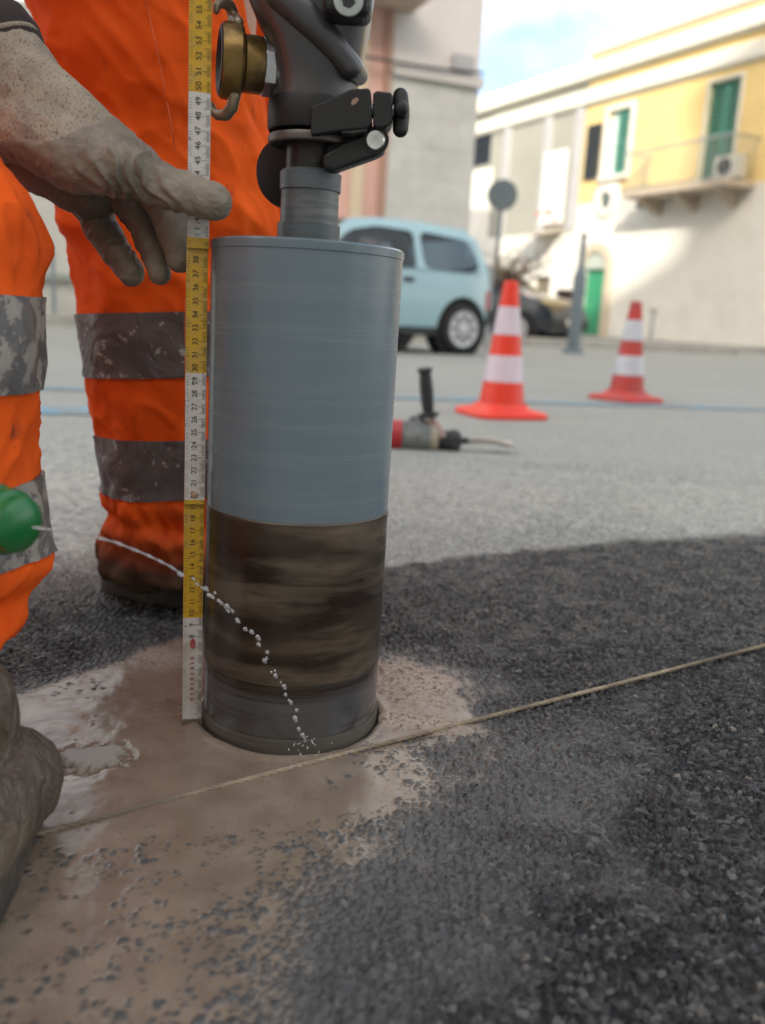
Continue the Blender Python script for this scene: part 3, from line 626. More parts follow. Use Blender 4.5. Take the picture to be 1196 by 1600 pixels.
def make_car(name, label, paint, near_rear_wheel, fwd, Ls=1.0, Hs=1.0, Ws=1.0):
    """small hatchback: x forward from the rear bumper, y left, z up"""
    fwd = np.array([*fwd, 0]) / np.hypot(*fwd); left = np.array([-fwd[1], fwd[0], 0])
    rw, fw, wr, yo = .43 * Ls, 2.77 * Ls, .268, .70 * Ws
    origin = np.array([*near_rear_wheel, 0.]) - fwd * rw
    side_near = 1 if left[1] < 0 else -1
    origin = origin - left * (yo * side_near); origin[2] = 0
    t = thing(name, label, 'car', tuple(origin))
    def hw(x, z):
        u = (x / Ls - 1.67) / 1.67; z = z / Hs; w = .755 * (1 - .13 * abs(u) ** 10)
        if z > .92: w -= (z - .92) * .34 + max(0, z - 1.3) * .35
        else: w -= .10 * (z - .62) ** 2 * 2
        return w * Ws
    def wd(x, yv, z): return origin + fwd * x + left * yv + ZF * z
    sc = lambda P: [(a * Ls, b_ * Hs) for a, b_ in P]
    roofp = sc([(.02, .50), (.02, .80), (.055, .98), (.19, 1.30), (.32, 1.405), (.9, 1.44), (1.45, 1.43), (1.82, 1.375), (2.42, .985), (2.60, .935), (3.05, .84), (3.25, .72), (3.34, .52)])
    def arch(c):
        return [(c + .325 * math.cos(a), max(.20, wr + .325 * math.sin(a))) for a in np.linspace(0.0, math.pi, 15)]
    outline = roofp + [(3.31 * Ls, .24)] + arch(fw) + arch(rw) + [(.05 * Ls, .26)]
    qw = rounded(sc([(.20, .985), (.30, 1.28), (.98, 1.335), (.98, .93), (.34, .925)]), .10)
    dw = rounded(sc([(1.06, .925), (1.06, 1.325), (1.50, 1.335), (1.80, 1.27), (2.27, .95), (2.2, .92)]), .06)
    v2, f2 = fill2d([outline, qw, dw]); pv = [fill2d([qw]), fill2d([dw])]
    shell = MB()
    for sgn in (1, -1): shell.add([wd(a, sgn * hw(a, b_), b_) for a, b_ in v2], f2)
    # centre skin over bonnet, roof and tail
    dense = []
    for (a, b_), (c, d) in zip(roofp, roofp[1:]):
        for q in np.linspace(0, 1, 4)[:-1]: dense.append((a + (c - a) * q, b_ + (d - b_) * q))
    dense = [(.05 * Ls, .26)] + dense + [roofp[-1], (3.31 * Ls, .24)]
    def strip(mb, pts, lift=0.0, inset=0.0):
        K = 8; V = []
        for a, b_ in pts:
            w = hw(a, b_) - inset
            V += [wd(a + lift * 0, w * (2 * j / K - 1), b_ + .025 * (1 - (2 * j / K - 1) ** 2) + lift) for j in range(K + 1)]
        mb.add(V, [(i * (K + 1) + j, i * (K + 1) + j + 1, (i + 1) * (K + 1) + j + 1, (i + 1) * (K + 1) + j) for i in range(len(pts) - 1) for j in range(K)])
    zb = lambda p: p[1] / Hs
    tail = [p for p in dense if p[0] <= .055 * Ls + 1e-6]; rg = [p for p in dense if .055 * Ls - 1e-6 <= p[0] <= .19 * Ls + 1e-6]; roof_ = [p for p in dense if .19 * Ls - 1e-6 <= p[0] <= 1.82 * Ls + 1e-6]
    ws = [p for p in dense if 1.82 * Ls - 1e-6 <= p[0] <= 2.42 * Ls + 1e-6]; hood = [p for p in dense if p[0] >= 2.42 * Ls - 1e-6]
    for P in (tail, roof_, hood): strip(shell, P)
    sh = shell.build('body_shell', paint, t, smooth=35)
    for P, nm in ((ws, 'windshield'), (rg, 'rear_window')): mb = MB(); strip(mb, P); mb.build(nm, cglass, t, smooth=40)
    for sgn in (1, -1):
        for (vv, fc), nm in zip(pv, ('quarter_window', 'door_window')):
            mb = MB(); mb.add([wd(a, sgn * (hw(a, b_) - .012), b_) for a, b_ in vv], fc); mb.build(nm, cglass, t, smooth=40)
        for nm, P, z0, z1 in (('handle', (1.10, 1.25), .80, .845),):
            mb = MB(); mb.box(wd(1.17 * Ls, sgn * (hw(1.17 * Ls, .82) + .012), .80 * Hs), (.13, .03, .045), (fwd, left, ZF)); mb.build('door_handle', blk, sh, bevel=.01)
        # sill trim and bumper ends
        pts = [(a, sgn * (hw(a, .24) + .004), .215) for a in np.linspace(rw + .36, fw - .36, 12)]
        mb = MB(); mb.tube([wd(*p) for p in pts], .035, 6); mb.build('sill_trim', blk, t, smooth=60)
        for xw in (rw, fw):
            c = wd(xw, sgn * yo, wr); ax_ = left * sgn
            mb = MB(); mb.lathe([(.175, .055), (.20, .075), (.245, .07), (.265, .045), (.268, -.045), (.245, -.07), (.17, -.07)], c, ax_, 36, True, True)
            ty = mb.build('wheel', tyre_m, t, smooth=40)
            mb = MB(); mb.lathe([(.188, .0755), (.186, .082), (.16, .075), (.06, .07), (.045, .085), (.001, .088)], c, ax_, 28, True, True); mb.build('hubcap', rim_m, ty, smooth=40)
            for k_ in range(8):
                a = k_ * math.pi / 4; e1 = fwd * math.cos(a) + ZF * math.sin(a); e2 = np.cross(e1, ax_)
                mb = MB(); mb.box(c + e1 * .112 + ax_ * .081, (.075, .035, .012), (e1, e2, ax_)); mb.build('hub_slot', M('hub_slot', (.10, .10, .11), .6) if 'hub_slot' not in bpy.data.materials else bpy.data.materials['hub_slot'], ty, bevel=.005)
            mb = MB(); mb.lathe([(.32, -.18), (.323, .035), (.30, .035), (.29, -.18)], c, ax_, 30, True, False); mb.build('wheel_arch_liner', blk, t, smooth=40)
        mb = MB(); mb.box(wd(.06 * Ls, sgn * (hw(.06 * Ls, .62) - .02), .63 * Hs), (.05, .07, .2), (fwd, left, ZF)); mb.build('tail_light', M('tail_red', (.45, .02, .03), .2) if 'tail_red' not in bpy.data.materials else bpy.data.materials['tail_red'], t, bevel=.015)
        mb = MB(); mb.box(wd(3.20 * Ls, sgn * (hw(3.2 * Ls, .66) - .14), .66 * Hs), (.12, .24, .13), (fwd, left, ZF)); mb.build('headlight', M('headlight', (.75, .77, .78), .1, .2) if 'headlight' not in bpy.data.materials else bpy.data.materials['headlight'], t, bevel=.03)
        for xs_ in (1.05, 1.65):
            mb = MB(); mb.box(wd(xs_ * Ls, sgn * .36, .62), (.16, .44, .62), (fwd, left, ZF)); mb.box(wd((xs_ - .02) * Ls, sgn * .36, 1.03), (.09, .26, .16), (fwd, left, ZF)); mb.box(wd((xs_ + .2) * Ls, sgn * .36, .42), (.45, .44, .14), (fwd, left, ZF)); mb.build('seat', M('seat_cloth', (.10, .10, .11), .9) if 'seat_cloth' not in bpy.data.materials else bpy.data.materials['seat_cloth'], t, bevel=.04)
    mb = MB(); mb.box(wd(3.325 * Ls, 0, .38), (.10, 1.36 * Ws, .17), (fwd, left, ZF)); mb.build('bumper', blk, t, bevel=.04)
    mb = MB(); mb.box(wd(.02 * Ls, 0, .40), (.10, 1.36 * Ws, .18), (fwd, left, ZF)); mb.build('bumper', blk, t, bevel=.04)
    mb = MB(); mb.box(wd(3.385 * Ls, 0, .42), (.012, .5, .11), (fwd, left, ZF)); mb.build('number_plate', trimw, t)
    mb = MB(); mb.box(wd(1.67 * Ls, 0, .23), (2.9 * Ls, 1.0 * Ws, .1), (fwd, left, ZF)); mb.build('underbody', blk, t)
    return t
paint1 = M('pale_blue_paint', (.31, .49, .54), .28, var=.04, vscale=2, coat=.6, dirt=(.30, .44, .48), dscale=1.5, dlo=.5, dhi=.8)
paint2 = M('navy_paint', (.012, .018, .028), .25, var=.1, vscale=2, coat=.8)
make_car('blue_car', 'small pale blue hatchback parked behind the core drill', paint1, (.70, 9.45), (-.83, -.56), .97, .905)
make_car('dark_car', 'dark navy hatchback parked behind the striped cone', paint2, (.25, 17.6), (.80, -.60), 1.08, .96, 1.05)

# ================================================================== CONES
ored = M('cone_orange_red', (.80, .045, .018), .38, var=.06, vscale=10, dirt=(.55, .06, .04), dscale=8, dlo=.55, dhi=.8)
ored2 = M('cone_faded_red', (.52, .05, .04), .55, var=.10, vscale=10, dirt=(.34, .08, .07), dscale=9, dlo=.45, dhi=.75)
sleeve = M('cone_white_sleeve', (.66, .56, .62), .4, var=.05, vscale=20, dirt=(.5, .42, .46), dscale=14, dlo=.55, dhi=.8)
sleeve2 = M('cone_grey_sleeve', (.55, .56, .60), .45, var=.08, vscale=20, dirt=(.36, .36, .38), dscale=14, dlo=.5, dhi=.8)
def make_cone(red, slv, loc, rz, label, H=.5):
    t = thing('traffic_cone', label, 'traffic cone', (0, 0, 0), 'striped traffic cones on the road')
    def rr(z): return .088 - (.088 - .027) * (z - .035) / (H - .035)
    def sec(z0, z1, k=6, off=0): return [(rr(z0 + (z1 - z0) * i / k) + off, z0 + (z1 - z0) * i / k) for i in range(k + 1)]
    cuts = [.0, .155, .27, .46, .59, .80]; zz = [.05 + c * (H - .05) for c in (.0, .18, .40, .57, .80)]
    mb = MB(); mb.lathe(sec(.034, H) + [(.022, H + .004), (.020, H - .01)], (0, 0, 0), (0, 0, 1), 40, False, True); b_ = mb.build('body', red, t, smooth=40)
    for a, c in ((zz[1], zz[2]), (zz[3], zz[4])):
        mb = MB(); mb.lathe(sec(a, c, 4, .0015), (0, 0, 0), (0, 0, 1), 40, False, False); mb.build('reflective_sleeve', slv, t, smooth=40)
    R = []
    for w_, z_ in ((.150, .0), (.152, .012), (.146, .02), (.105, .032), (.090, .05)):
        ring = []
        for i in range(48):
            a = 2 * math.pi * i / 48; cs, sn = math.cos(a), math.sin(a); pw = 5 if z_ < .03 else 2.6
            k_ = (abs(cs) ** pw + abs(sn) ** pw) ** (-1 / pw); ring.append((w_ * k_ * cs, w_ * k_ * sn, z_))
        R.append(ring)
    mb = MB(); mb.rings(R, True, False); mb.build('base', red, t, smooth=40)
    t.rotation_euler[2] = rz; t.location = loc
    return t
c1 = G(785, 652); make_cone(ored, sleeve, (c1[0], c1[1] + .06, .001), .35, 'bright orange and white striped cone beside the hammer drill')
c2 = G(984, 628); make_cone(ored2, sleeve2, (c2[0], c2[1] + .08, .001), .6, 'duller faded red and white cone further away on the right', .485)

# ================================================================== HAMMER DRILL ON THE ROAD
YT = 2.42
def T(px, py, dy=0): return A(px, py, YT + dy)
hd = thing('hammer_drill', 'dirty red and grey hammer drill lying on the road with its chisel bit', 'power tool', tuple(G(660, 704)))
hgrey = M('tool_grey', (.13, .15, .145), .55, var=.2, vscale=30, dirt=(.30, .28, .25), dscale=25, dlo=.5, dhi=.7); hred = M('tool_red', (.36, .02, .025), .45, var=.1, dirt=(.2, .08, .07), dscale=30, dlo=.55, dhi=.75)
hblk = M('tool_black', (.022, .024, .025), .65, var=.3, vscale=40, dirt=(.14, .14, .13), dscale=30, dlo=.55, dhi=.75); hbeige = M('tool_beige', (.36, .33, .24), .6, var=.15); hsteel = M('tool_steel', (.45, .43, .40), .35, .7, var=.15, vscale=30); hskin = M('tool_pinkish', (.40, .28, .25), .5, .3, var=.15)
ta = T(520, 676); tb = T(803, 691)
axd = Vector(T(705, 685) - T(628, 681)).normalized()
o_ = Vector(T(628, 682)); rz_ = float(o_.z)
R0h = .042
mb = MB(); mb.lathe([(.030, -.20), (.044, -.17), (.046, -.03), (.046, .0)], o_, axd, 24); mb.build('motor_housing', hred, hd, smooth=40)
mb = MB(); mb.lathe([(.0465, .001), (.048, .015), (.046, .06), (.040, .078)], o_, axd, 24); gh_ = mb.build('gear_housing', hgrey, hd, smooth=40)
mb = MB(); mb.tube([o_ + axd * .02 + Vector((0, 0, .046)), o_ + axd * .03 + Vector((0, -.01, .056)), o_ + axd * .05 + Vector((0, -.01, .054)), o_ + axd * .06 + Vector((0, 0, .044))], .006, 7); mb.build('lever', hgrey, gh_, smooth=60)
mb = MB(); mb.lathe([(.040, .0785), (.041, .085), (.036, .10)], o_, axd, 24); mb.build('collar', hbeige, hd, smooth=40)
mb = MB(); mb.lathe([(.028, .10), (.029, .125), (.027, .128)], o_ + Vector((0, 0, -.006)), axd, 20); mb.lathe([(.030, .128), (.033, .140), (.030, .158), (.018, .164)], o_ + Vector((0, 0, -.006)), axd, 20); mb.build('chuck', hblk, hd, smooth=40)
c0 = o_ + axd * .164 + Vector((0, 0, -.006))
tp = [Vector(T(713, 688)), Vector(T(732, 689)), Vector(T(760, 688)), Vector(T(780, 691))]
mb = MB(); mb.tube([c0, tp[0], tp[1]], [.010, .010, .009], 10); mb.build('bit_shank', hblk, hd, smooth=40)
mb = MB(); mb.rings([[Vector(T(px, py)) + Vector((0, w_ * c_, h_ * s_)) for c_, s_ in ((-1, -1), (1, -1), (1, 1), (-1, 1))] for px, py, w_, h_ in ((732, 689, .008, .008), (752, 688, .012, .007), (775, 690, .02, .006), (790, 694, .026, .006), (803, 694, .027, .002))]); mb.build('chisel_bit', hsteel, hd, bevel=.001)
g0 = T(682, 681); 
mb = MB(); mb.tube([g0, T(676, 668), T(672, 655)], [.024, .017, .015], 12); mb.tube([T(692, 684, -.02), T(685, 668, -.012), T(676, 655, -.006)], [.012, .010, .009], 10); mb.build('handle_clamp', hskin, hd, smooth=60)
h0 = Vector(T(670, 648)); h1 = Vector(T(664, 576)); hv = h1 - h0; Lh = hv.length
mb = MB(); mb.lathe([(.016, -.008), (.029, -.004), (.030, .004), (.015, .008), (.0175, Lh * .35), (.0185, Lh * .55), (.0165, Lh * .8), (.016, Lh * .92), (.021, Lh * .94), (.021, Lh), (.012, Lh + .003)], h0, hv, 24); sh_ = mb.build('side_handle', hblk, hd, smooth=35)
for i in range(7): mb = MB(); mb.lathe([(.0175, Lh * (.22 + .09 * i)), (.0195, Lh * (.235 + .09 * i)), (.0175, Lh * (.25 + .09 * i))], h0, hv, 20, False, False); mb.build('grip_ridge', hblk, sh_, smooth=60)
# dark rear handle, behind the core barrel
mb = MB(); mb.tube([o_ - axd * .19 + Vector((0, 0, .02)), o_ - axd * .27 + Vector((0, 0, .03)), o_ - axd * .29 + Vector((0, .04, .0)), o_ - axd * .25 + Vector((0, .09, -.02)), o_ - axd * .18 + Vector((0, .05, -.01))], .016, 10); mb.build('rear_handle', hblk, hd, smooth=60)

# ================================================================== CORE DRILL
YD = .72
def D(px, py, dy=0): return A(px, py, YD + dy)
def zd(py, px=485): return float(D(px, py)[2])
cd = thing('core_drill', 'core drill with grey barrel, muddy lower half and black clamp', 'core drill', (BC[0], BC[1], 0))
TILT = .006                                                # the machine leans slightly to the right
def ax0(z_): return np.array([BC[0] + TILT * z_, BC[1], z_])
DAX = Vector((TILT, 0, 1)).normalized()
# barrel paint: blue-grey, horizontally scuffed
def barrel_mat(name, c0, c1, c2, s_lo, s_hi, rough, rough2, metal=0, zs=(.9, .9, 26), sc=9, fine=.3, top=None):
    m, n, l, b = nodes_of(name)
    t = n.new('ShaderNodeTexCoord'); mpn = n.new('ShaderNodeMapping'); mpn.inputs['Scale'].default_value = zs; l.new(t.outputs['Object'], mpn.inputs['Vector'])
    def nz(scale, det, w):
        q = n.new('ShaderNodeTexNoise'); q.noise_dimensions = '4D'; q.inputs['W'].default_value = w; q.inputs['Scale'].default_value = scale; q.inputs['Detail'].default_value = det; q.inputs['Roughness'].default_value = .6; q.inputs['Distortion'].default_value = .3
        l.new(mpn.outputs['Vector'], q.inputs['Vector']); return q.outputs['Fac']
    r1 = ramp(n, s_lo, s_hi); l.new(nz(sc, 8, 0), r1.inputs['Fac'])
    r2 = ramp(n, .45, .75); l.new(nz(sc * 2.2, 6, 3), r2.inputs['Fac'])
    k1 = n.new('ShaderNodeMixRGB'); k1.inputs['Color1'].default_value = (*c0, 1); k1.inputs['Color2'].default_value = (*c1, 1); l.new(r1.outputs['Color'], k1.inputs['Fac'])
    k2 = n.new('ShaderNodeMixRGB'); k2.inputs['Color2'].default_value = (*c2, 1); l.new(k1.outputs['Color'], k2.inputs['Color1'])
    l.new(math_node(n, l, 'MULTIPLY', r2.outputs['Color'], fine), k2.inputs['Fac']); cb_ = k2.outputs['Color']
    if top:                                               # mud that thins out downwards from the band above
        sz = n.new('ShaderNodeSeparateXYZ'); l.new(t.outputs['Object'], sz.inputs[0])
        hh = math_node(n, l, 'ADD', sz.outputs['Z'], math_node(n, l, 'MULTIPLY', math_node(n, l, 'SUBTRACT', nz(sc * 1.3, 5, 9), .5), .055))
        mr = n.new('ShaderNodeMapRange'); mr.inputs['From Min'].default_value = top[0]; mr.inputs['From Max'].default_value = top[1]; l.new(hh, mr.inputs['Value'])
        k3 = n.new('ShaderNodeMixRGB'); l.new(mr.outputs[0], k3.inputs['Fac']); l.new(cb_, k3.inputs['Color1']); k3.inputs['Color2'].default_value = (*top[2], 1); cb_ = k3.outputs['Color']
        l.new(math_node(n, l, 'MULTIPLY', math_node(n, l, 'SUBTRACT', 1.0, mr.outputs[0]), metal), b.inputs['Metallic'])
    l.new(cb_, b.inputs['Base Color'])
    rr = n.new('ShaderNodeMixRGB'); rr.inputs['Color1'].default_value = (rough,) * 3 + (1,); rr.inputs['Color2'].default_value = (rough2,) * 3 + (1,); l.new(r1.outputs['Color'], rr.inputs['Fac']); l.new(rr.outputs['Color'], b.inputs['Roughness'])
    if not top: b.inputs['Metallic'].default_value = metal
    bp = n.new('ShaderNodeBump'); bp.inputs['Strength'].default_value = .10; bp.inputs['Distance'].default_value = .0006; l.new(nz(sc * 3, 4, 5), bp.inputs['Height']); l.new(bp.outputs['Normal'], b.inputs['Normal'])
    return m
bpaint = barrel_mat('barrel_paint', (.128, .172, .200), (.158, .205, .230), (.25, .275, .285), .45, .85, .24, .36, fine=.20, sc=3.2)
bmud = barrel_mat('barrel_mud', (.020, .013, .009), (.058, .039, .025), (.20, .16, .115), .42, .74, .26, .5, fine=.75, sc=4, zs=(1.1, 1.1, 6.5))
bsteel = barrel_mat('barrel_steel', (.19, .195, .205), (.06, .05, .044), (.24, .245, .25), .5, .8, .2, .35, .85, fine=.3, sc=6, top=(.034, .060, (.030, .021, .015)))
bcrown = barrel_mat('bit_crown', (.085, .075, .062), (.055, .048, .040), (.12, .11, .095), .4, .7, .5, .6, .2, fine=.4)
zA, zB, zC = .017, .062, .193
def seg(name, prof, mat, c0_=False, c1_=False, par=cd, n_=128): mb = MB(); mb.lathe(prof, ax0(0), DAX, n_, c0_, c1_); return mb.build(name, mat, par, smooth=30)
seg('bit_crown', [(.070, -.022), (BR + .0012, -.022), (BR + .0014, zA - .003), (BR + .0002, zA)], bcrown)
seg('steel_band', [(BR, zA + .0002), (BR, zB)], bsteel)
seg('muddy_section', [(BR + .0003, zB + .0003)] + [(BR + .0004, zB + (zC - zB) * i / 12) for i in range(1, 12)] + [(BR + .0006, zC), (BR, zC + .001)], bmud)
seg('barrel', [(BR, zC + .0012), (BR, .3935), (BR + .0006, .394), (BR + .0006, .3995), (BR - .0012, .401), (.03, .401)], bpaint)
# adapter between barrel and spindle
adg = barrel_mat('adapter_grey', (.075, .092, .104), (.10, .12, .13), (.15, .165, .17), .45, .7, .4, .55, fine=.3, sc=6)
adl = barrel_mat('adapter_worn', (.12, .13, .135), (.07, .078, .082), (.22, .22, .22), .4, .65, .35, .5, .3, fine=.5, sc=7, zs=(2, 2, 20))
za0, za1, za2, za3, za4 = .401, zd(352), zd(300), zd(268), zd(222)
sc_ = .67 / FPX
mb = MB(); mb.lathe([(.0245, za0 + .0003), (.0245, za1)], ax0(0), DAX, 48); mb.build('adapter_base', adg, cd, smooth=30)
mb = MB(); mb.lathe([(.0228, za1 + .0002), (.0224, za2)], ax0(0), DAX, 48); mb.build('adapter_neck', adl, cd, smooth=30)
mb = MB(); mb.lathe([(.0236, za2 + .0003), (.0238, za3 - .002), (.022, za3)], ax0(0), DAX, 48); mb.build('adapter_ring', adg, cd, smooth=30)
dark = M('dark_oiled_steel', (.028, .025, .024), .4, .4, var=.3, vscale=40, dirt=(.12, .11, .10), dscale=60, dlo=.55, dhi=.7)
mb = MB(); mb.lathe([(.0195, za3 + .0003), (.0195, za4 + .012)], ax0(0), DAX, 48); mb.build('spindle', dark, cd, smooth=30)
ringm = M('worn_ring', (.14, .125, .11), .42, .6, var=.25, vscale=60)
zf = zd(231)
mb = MB(); mb.lathe([(.0205, zf + .004), (.0285, zf + .003), (.0315, zf), (.0335, zf + .001), (.0340, zf + .004), (.0330, zf + .0068), (.0205, zf + .0070)], ax0(0), DAX, 64, False, False); mb.build('flange', ringm, cd, smooth=35)
# gearbox neck and housing
gmet = M('gearbox_grey', (.10, .10, .105), .34, .6, var=.25, vscale=18, dirt=(.14, .11, .10), dscale=14, dlo=.5, dhi=.75, bump=.25, bscale=260)
clb = M('clamp_black', (.007, .0075, .008), .5, var=.3, vscale=40, dirt=(.05, .045, .045), dscale=50, dlo=.62, dhi=.75, bump=.3, bscale=300, bdist=.0004)
def rrect(cx, cy, z_, hx, hy, r, k=6):
    p = []
    for qx, qy, a0 in ((1, 1, 0), (-1, 1, 90), (-1, -1, 180), (1, -1, 270)):
        for i in range(k + 1):
            a = math.radians(a0 + 90 * i / k); p.append((cx + qx * (hx - r) + r * math.cos(a), cy + qy * (hy - r) + r * math.sin(a), z_))
    return p
rows = [(172, 427, 559, .033, .031), (150, 427, 560, .033, .031), (128, 426, 561, .0335, .030), (118, 426, 563, .035, .028), (95, 424, 566, .037, .026), (75, 420, 570, .039, .024), (55, 410, 573, .041, .022), (35, 402, 577, .043, .02), (0, 388, 581, .046, .02), (-60, 378, 590, .05, .02), (-200, 370, 600, .055, .02), (-420, 366, 604, .055, .02)]
R = []
for py, xl, xr, hy, rr_ in rows:
    a = D(xl, py); b_ = D(xr, py); R.append(rrect((a[0] + b_[0]) / 2, YD, (a[2] + b_[2]) / 2, (b_[0] - a[0]) / 2, hy, min(rr_, hy * .98, (b_[0] - a[0]) / 2 * .98)))
mb = MB(); mb.rings(R); gb = mb.build('gearbox', gmet, cd, smooth=50)
# diagonal rib and shoulder
ra, rb = Vector(D(440, -12, -.040)), Vector(D(564, 122, -.036))
mb = MB(); mb.capsule(ra, Vector(D(505, 52, -.0365)), .013, .0105); mb.capsule(Vector(D(505, 52, -.0365)), Vector(D(548, 104, -.0285)), .0105, .009); mb.capsule(Vector(D(548, 104, -.0285)), Vector(D(561, 118, -.008)), .009, .0075)
link('rib', fuse_mesh(mb, .0018, 5), gmet, gb)
# boss with socket bolt
a, b_ = D(507, -34, -.05), D(580, 34, -.05)
mb = MB(); mb.box(((a[0] + b_[0]) / 2, YD - .048, (a[2] + b_[2]) / 2), (b_[0] - a[0], .03, a[2] - b_[2])); bs_ = mb.build('boss', clb, gb, bevel=.006, seg=3)
zincm = M('zinc_bolt', (.42, .46, .45), .4, .6, var=.15, vscale=60)
cb = Vector(D(545, 2, -.0632)); mb = MB(); mb.lathe([(.0098, 0), (.0102, .0015), (.0098, .003), (.006, .0035), (.0055, .0010)], cb, (0, -1, 0), 28, True, True); bl_ = mb.build('socket_bolt', zincm, bs_, smooth=35)
mb = MB(); mb.lathe([(.0048, .0011), (.0046, .0016)], cb, (0, -1, 0), 6); mb.build('hex_socket', blk, bl_)
# motor above the frame, with grip
mot = M('motor_blue_grey', (.06, .07, .08), .5, var=.2, vscale=12)
mt0 = D(485, -420)
mb = MB(); mb.rings([rrect(mt0[0], YD, mt0[2] + h_, w_, w_, .04) for h_, w_ in ((-.01, .06), (.02, .066), (.22, .066), (.26, .05))]); mb.build('motor', mot, cd, smooth=40)
mb = MB(); mb.tube([(mt0[0] - .06, YD, mt0[2] + .2), (mt0[0] - .15, YD + .02, mt0[2] + .24), (mt0[0] - .19, YD + .04, mt0[2] + .18), (mt0[0] - .15, YD + .03, mt0[2] + .06), (mt0[0] - .06, YD, mt0[2] + .05)], .018, 12); mb.build('grip', clb, cd, smooth=60)
# clamp collar: ring, two lugs, knob
zc0, zc1 = zd(214), zd(160)
mb = MB(); mb.lathe([(.0335, zc0 + .002), (.0345, zc0 + .004), (.0345, zc1 - .003), (.0335, zc1)], ax0(0), DAX, 64); mb.build('clamp_ring', clb, cd, smooth=35)
def plate(name, poly, y0, y1, mat, par, bev=.0018):
    mb = MB(); mb.prism([D(px, py, y0) * np.array([1, 0, 1]) + np.array([0, YD + y0, 0]) for px, py in poly], (0, y1 - y0, 0)); return mb.build(name, mat, par, bevel=bev, seg=3)
lug = plate('clamp_lug', [(486, 166), (520, 152), (548, 139), (576, 137), (580, 142), (581, 194), (573, 201), (535, 204), (486, 211)], -.040, -.010, clb, cd, .003)
plate('clamp_lug', [(583, 145), (589, 141), (612, 144), (614, 150), (613, 188), (606, 198), (590, 200), (583, 196)], -.039, -.011, clb, cd, .003)
plate('paint_chip', [(549, 159), (553, 154), (559, 152), (561, 156), (556, 162), (550, 165)], -.0403, -.0399, M('chip_pink', (.33, .19, .16), .6), lug, 0)
mb = MB(); mb.tube([D(560, 172, -.025), D(618, 175, -.025)], .005, 14); mb.build('clamp_screw', zincm, cd, smooth=60)
mb = MB(); kc = [Vector(D(617 + dx_, y_, -.025 + dy_)) for dx_, y_, dy_ in ((9, 150, .002), (10, 175, 0), (9, 202, -.002))]
mb.capsule(kc[0], kc[1], .0058, .0066); mb.capsule(kc[1], kc[2], .0066, .0060)
mb.capsule(kc[1] + Vector((0, -.011, 0)), kc[1] + Vector((0, .011, 0)), .0058, .0058)
link('wing_knob', fuse_mesh(mb, .0012, 3), clb, cd)
plate('slot_plate', [(531, 203), (541, 197), (560, 196), (575, 198), (573, 205), (552, 209), (536, 208)], -.0385, -.014, M('slot_metal', (.09, .085, .08), .45, .5, var=.3, vscale=80), cd, .001)
arm = plate('lower_arm', [(528, 226), (552, 214), (590, 203), (602, 206), (604, 222), (600, 238), (582, 246), (548, 258), (520, 268), (505, 262), (505, 240)], -.030, -.012, clb, cd, .003)
cb = Vector(D(588, 219, -.0305)); mb = MB(); mb.lathe([(.0072, 0), (.0072, .0025), (.0062, .004)], cb, (-.15, -1, -.1), 24); mb.build('arm_bolt', M('bright_bolt', (.72, .75, .73), .25, .8, var=.25, vscale=150), arm, smooth=35)
mb = MB(); mb.lathe([(.0095, -.0005), (.0095, .0012), (.0075, .0013)], cb, (-.15, -1, -.1), 24, True, False); mb.build('washer', clb, arm, smooth=35)
# dial wheel behind the adapter
dc0 = Vector(D(447, 270, .028)); dax_ = Vector((-.55, -.82, -.12)).normalized()
mb = MB(); mb.lathe([(.001, -.010), (.022, -.010), (.0265, -.004), (.027, .003), (.0245, .008), (.012, .010), (.001, .010)], dc0, dax_, 40, False, False); dw_ = mb.build('feed_wheel', clb, cd, smooth=35)
mb = MB(); mb.tube([dc0, dc0 + Vector((.03, .02, .03)), Vector(D(485, 190, .02))], .009, 10); mb.build('wheel_shaft', dark, cd, smooth=60)
# brass claw coupling, mouth to the left and slightly towards the viewer
cax = Vector((-.955, -.29, .02)).normalized(); cst = Vector(D(444, 109, -.004))
steelm = M('hex_steel', (.55, .55, .57), .28, .85, var=.2, vscale=60); brass = M('old_brass', (.24, .155, .055), .36, .85, var=.3, vscale=50, dirt=(.09, .065, .035), dscale=60, dlo=.5, dhi=.7, bump=.3, bscale=400, bdist=.0004)
mb = MB(); mb.lathe([(.0215, -.012), (.0205, .004), (.0195, .005)], cst, cax, 40); mb.build('outlet', gmet, gb, smooth=35)
mb = MB(); mb.lathe([(.0185, .005), (.0198, .0056), (.0198, .0065), (.0185, .0072)], cst, cax, 40); mb.build('seal_ring', zincm, cd, smooth=35)
mb = MB(); mb.lathe([(.0196, .0073), (.0206, .008), (.0206, .0155), (.0196, .0163)], cst, cax, 6); mb.build('hex_nut', steelm, cd, bevel=.0008)
mb = MB(); mb.lathe([(.0192, .0164), (.0198, .0175), (.0198, .0300), (.0188, .031)], cst, cax, 40); cpl = mb.build('coupling_body', brass, cd, smooth=35)
mb = MB(); mb.lathe([(.0190, .0312), (.0245, .0318), (.0262, .034), (.0262, .045), (.0245, .0475), (.0205, .0475), (.0195, .040), (.019, .033)], cst, cax, 48, False, False); mb.build('coupling_flange', brass, cpl, smooth=35)
mb = MB(); mb.lathe([(.0203, .0465), (.0232, .0482), (.0200, .0486), (.0165, .044), (.0160, .036)], cst, cax, 40, False, False); mb.build('rubber_seal', M('seal_black', (.02, .018, .02), .5), cpl, smooth=35)
mb = MB(); mb.lathe([(.0186, .0335), (.0186, .0345)], cst, cax, 32); mb.build('bore', blk, cpl)
cm_ = M('claw_bronze', (.30, .25, .18), .42, .7, var=.25, vscale=50, dirt=(.12, .10, .08), dscale=50, dlo=.5, dhi=.7)
e1_ = Vector((0, 0, 1)); e2_ = cax.cross(e1_).normalized(); e1_ = e2_.cross(cax).normalized()
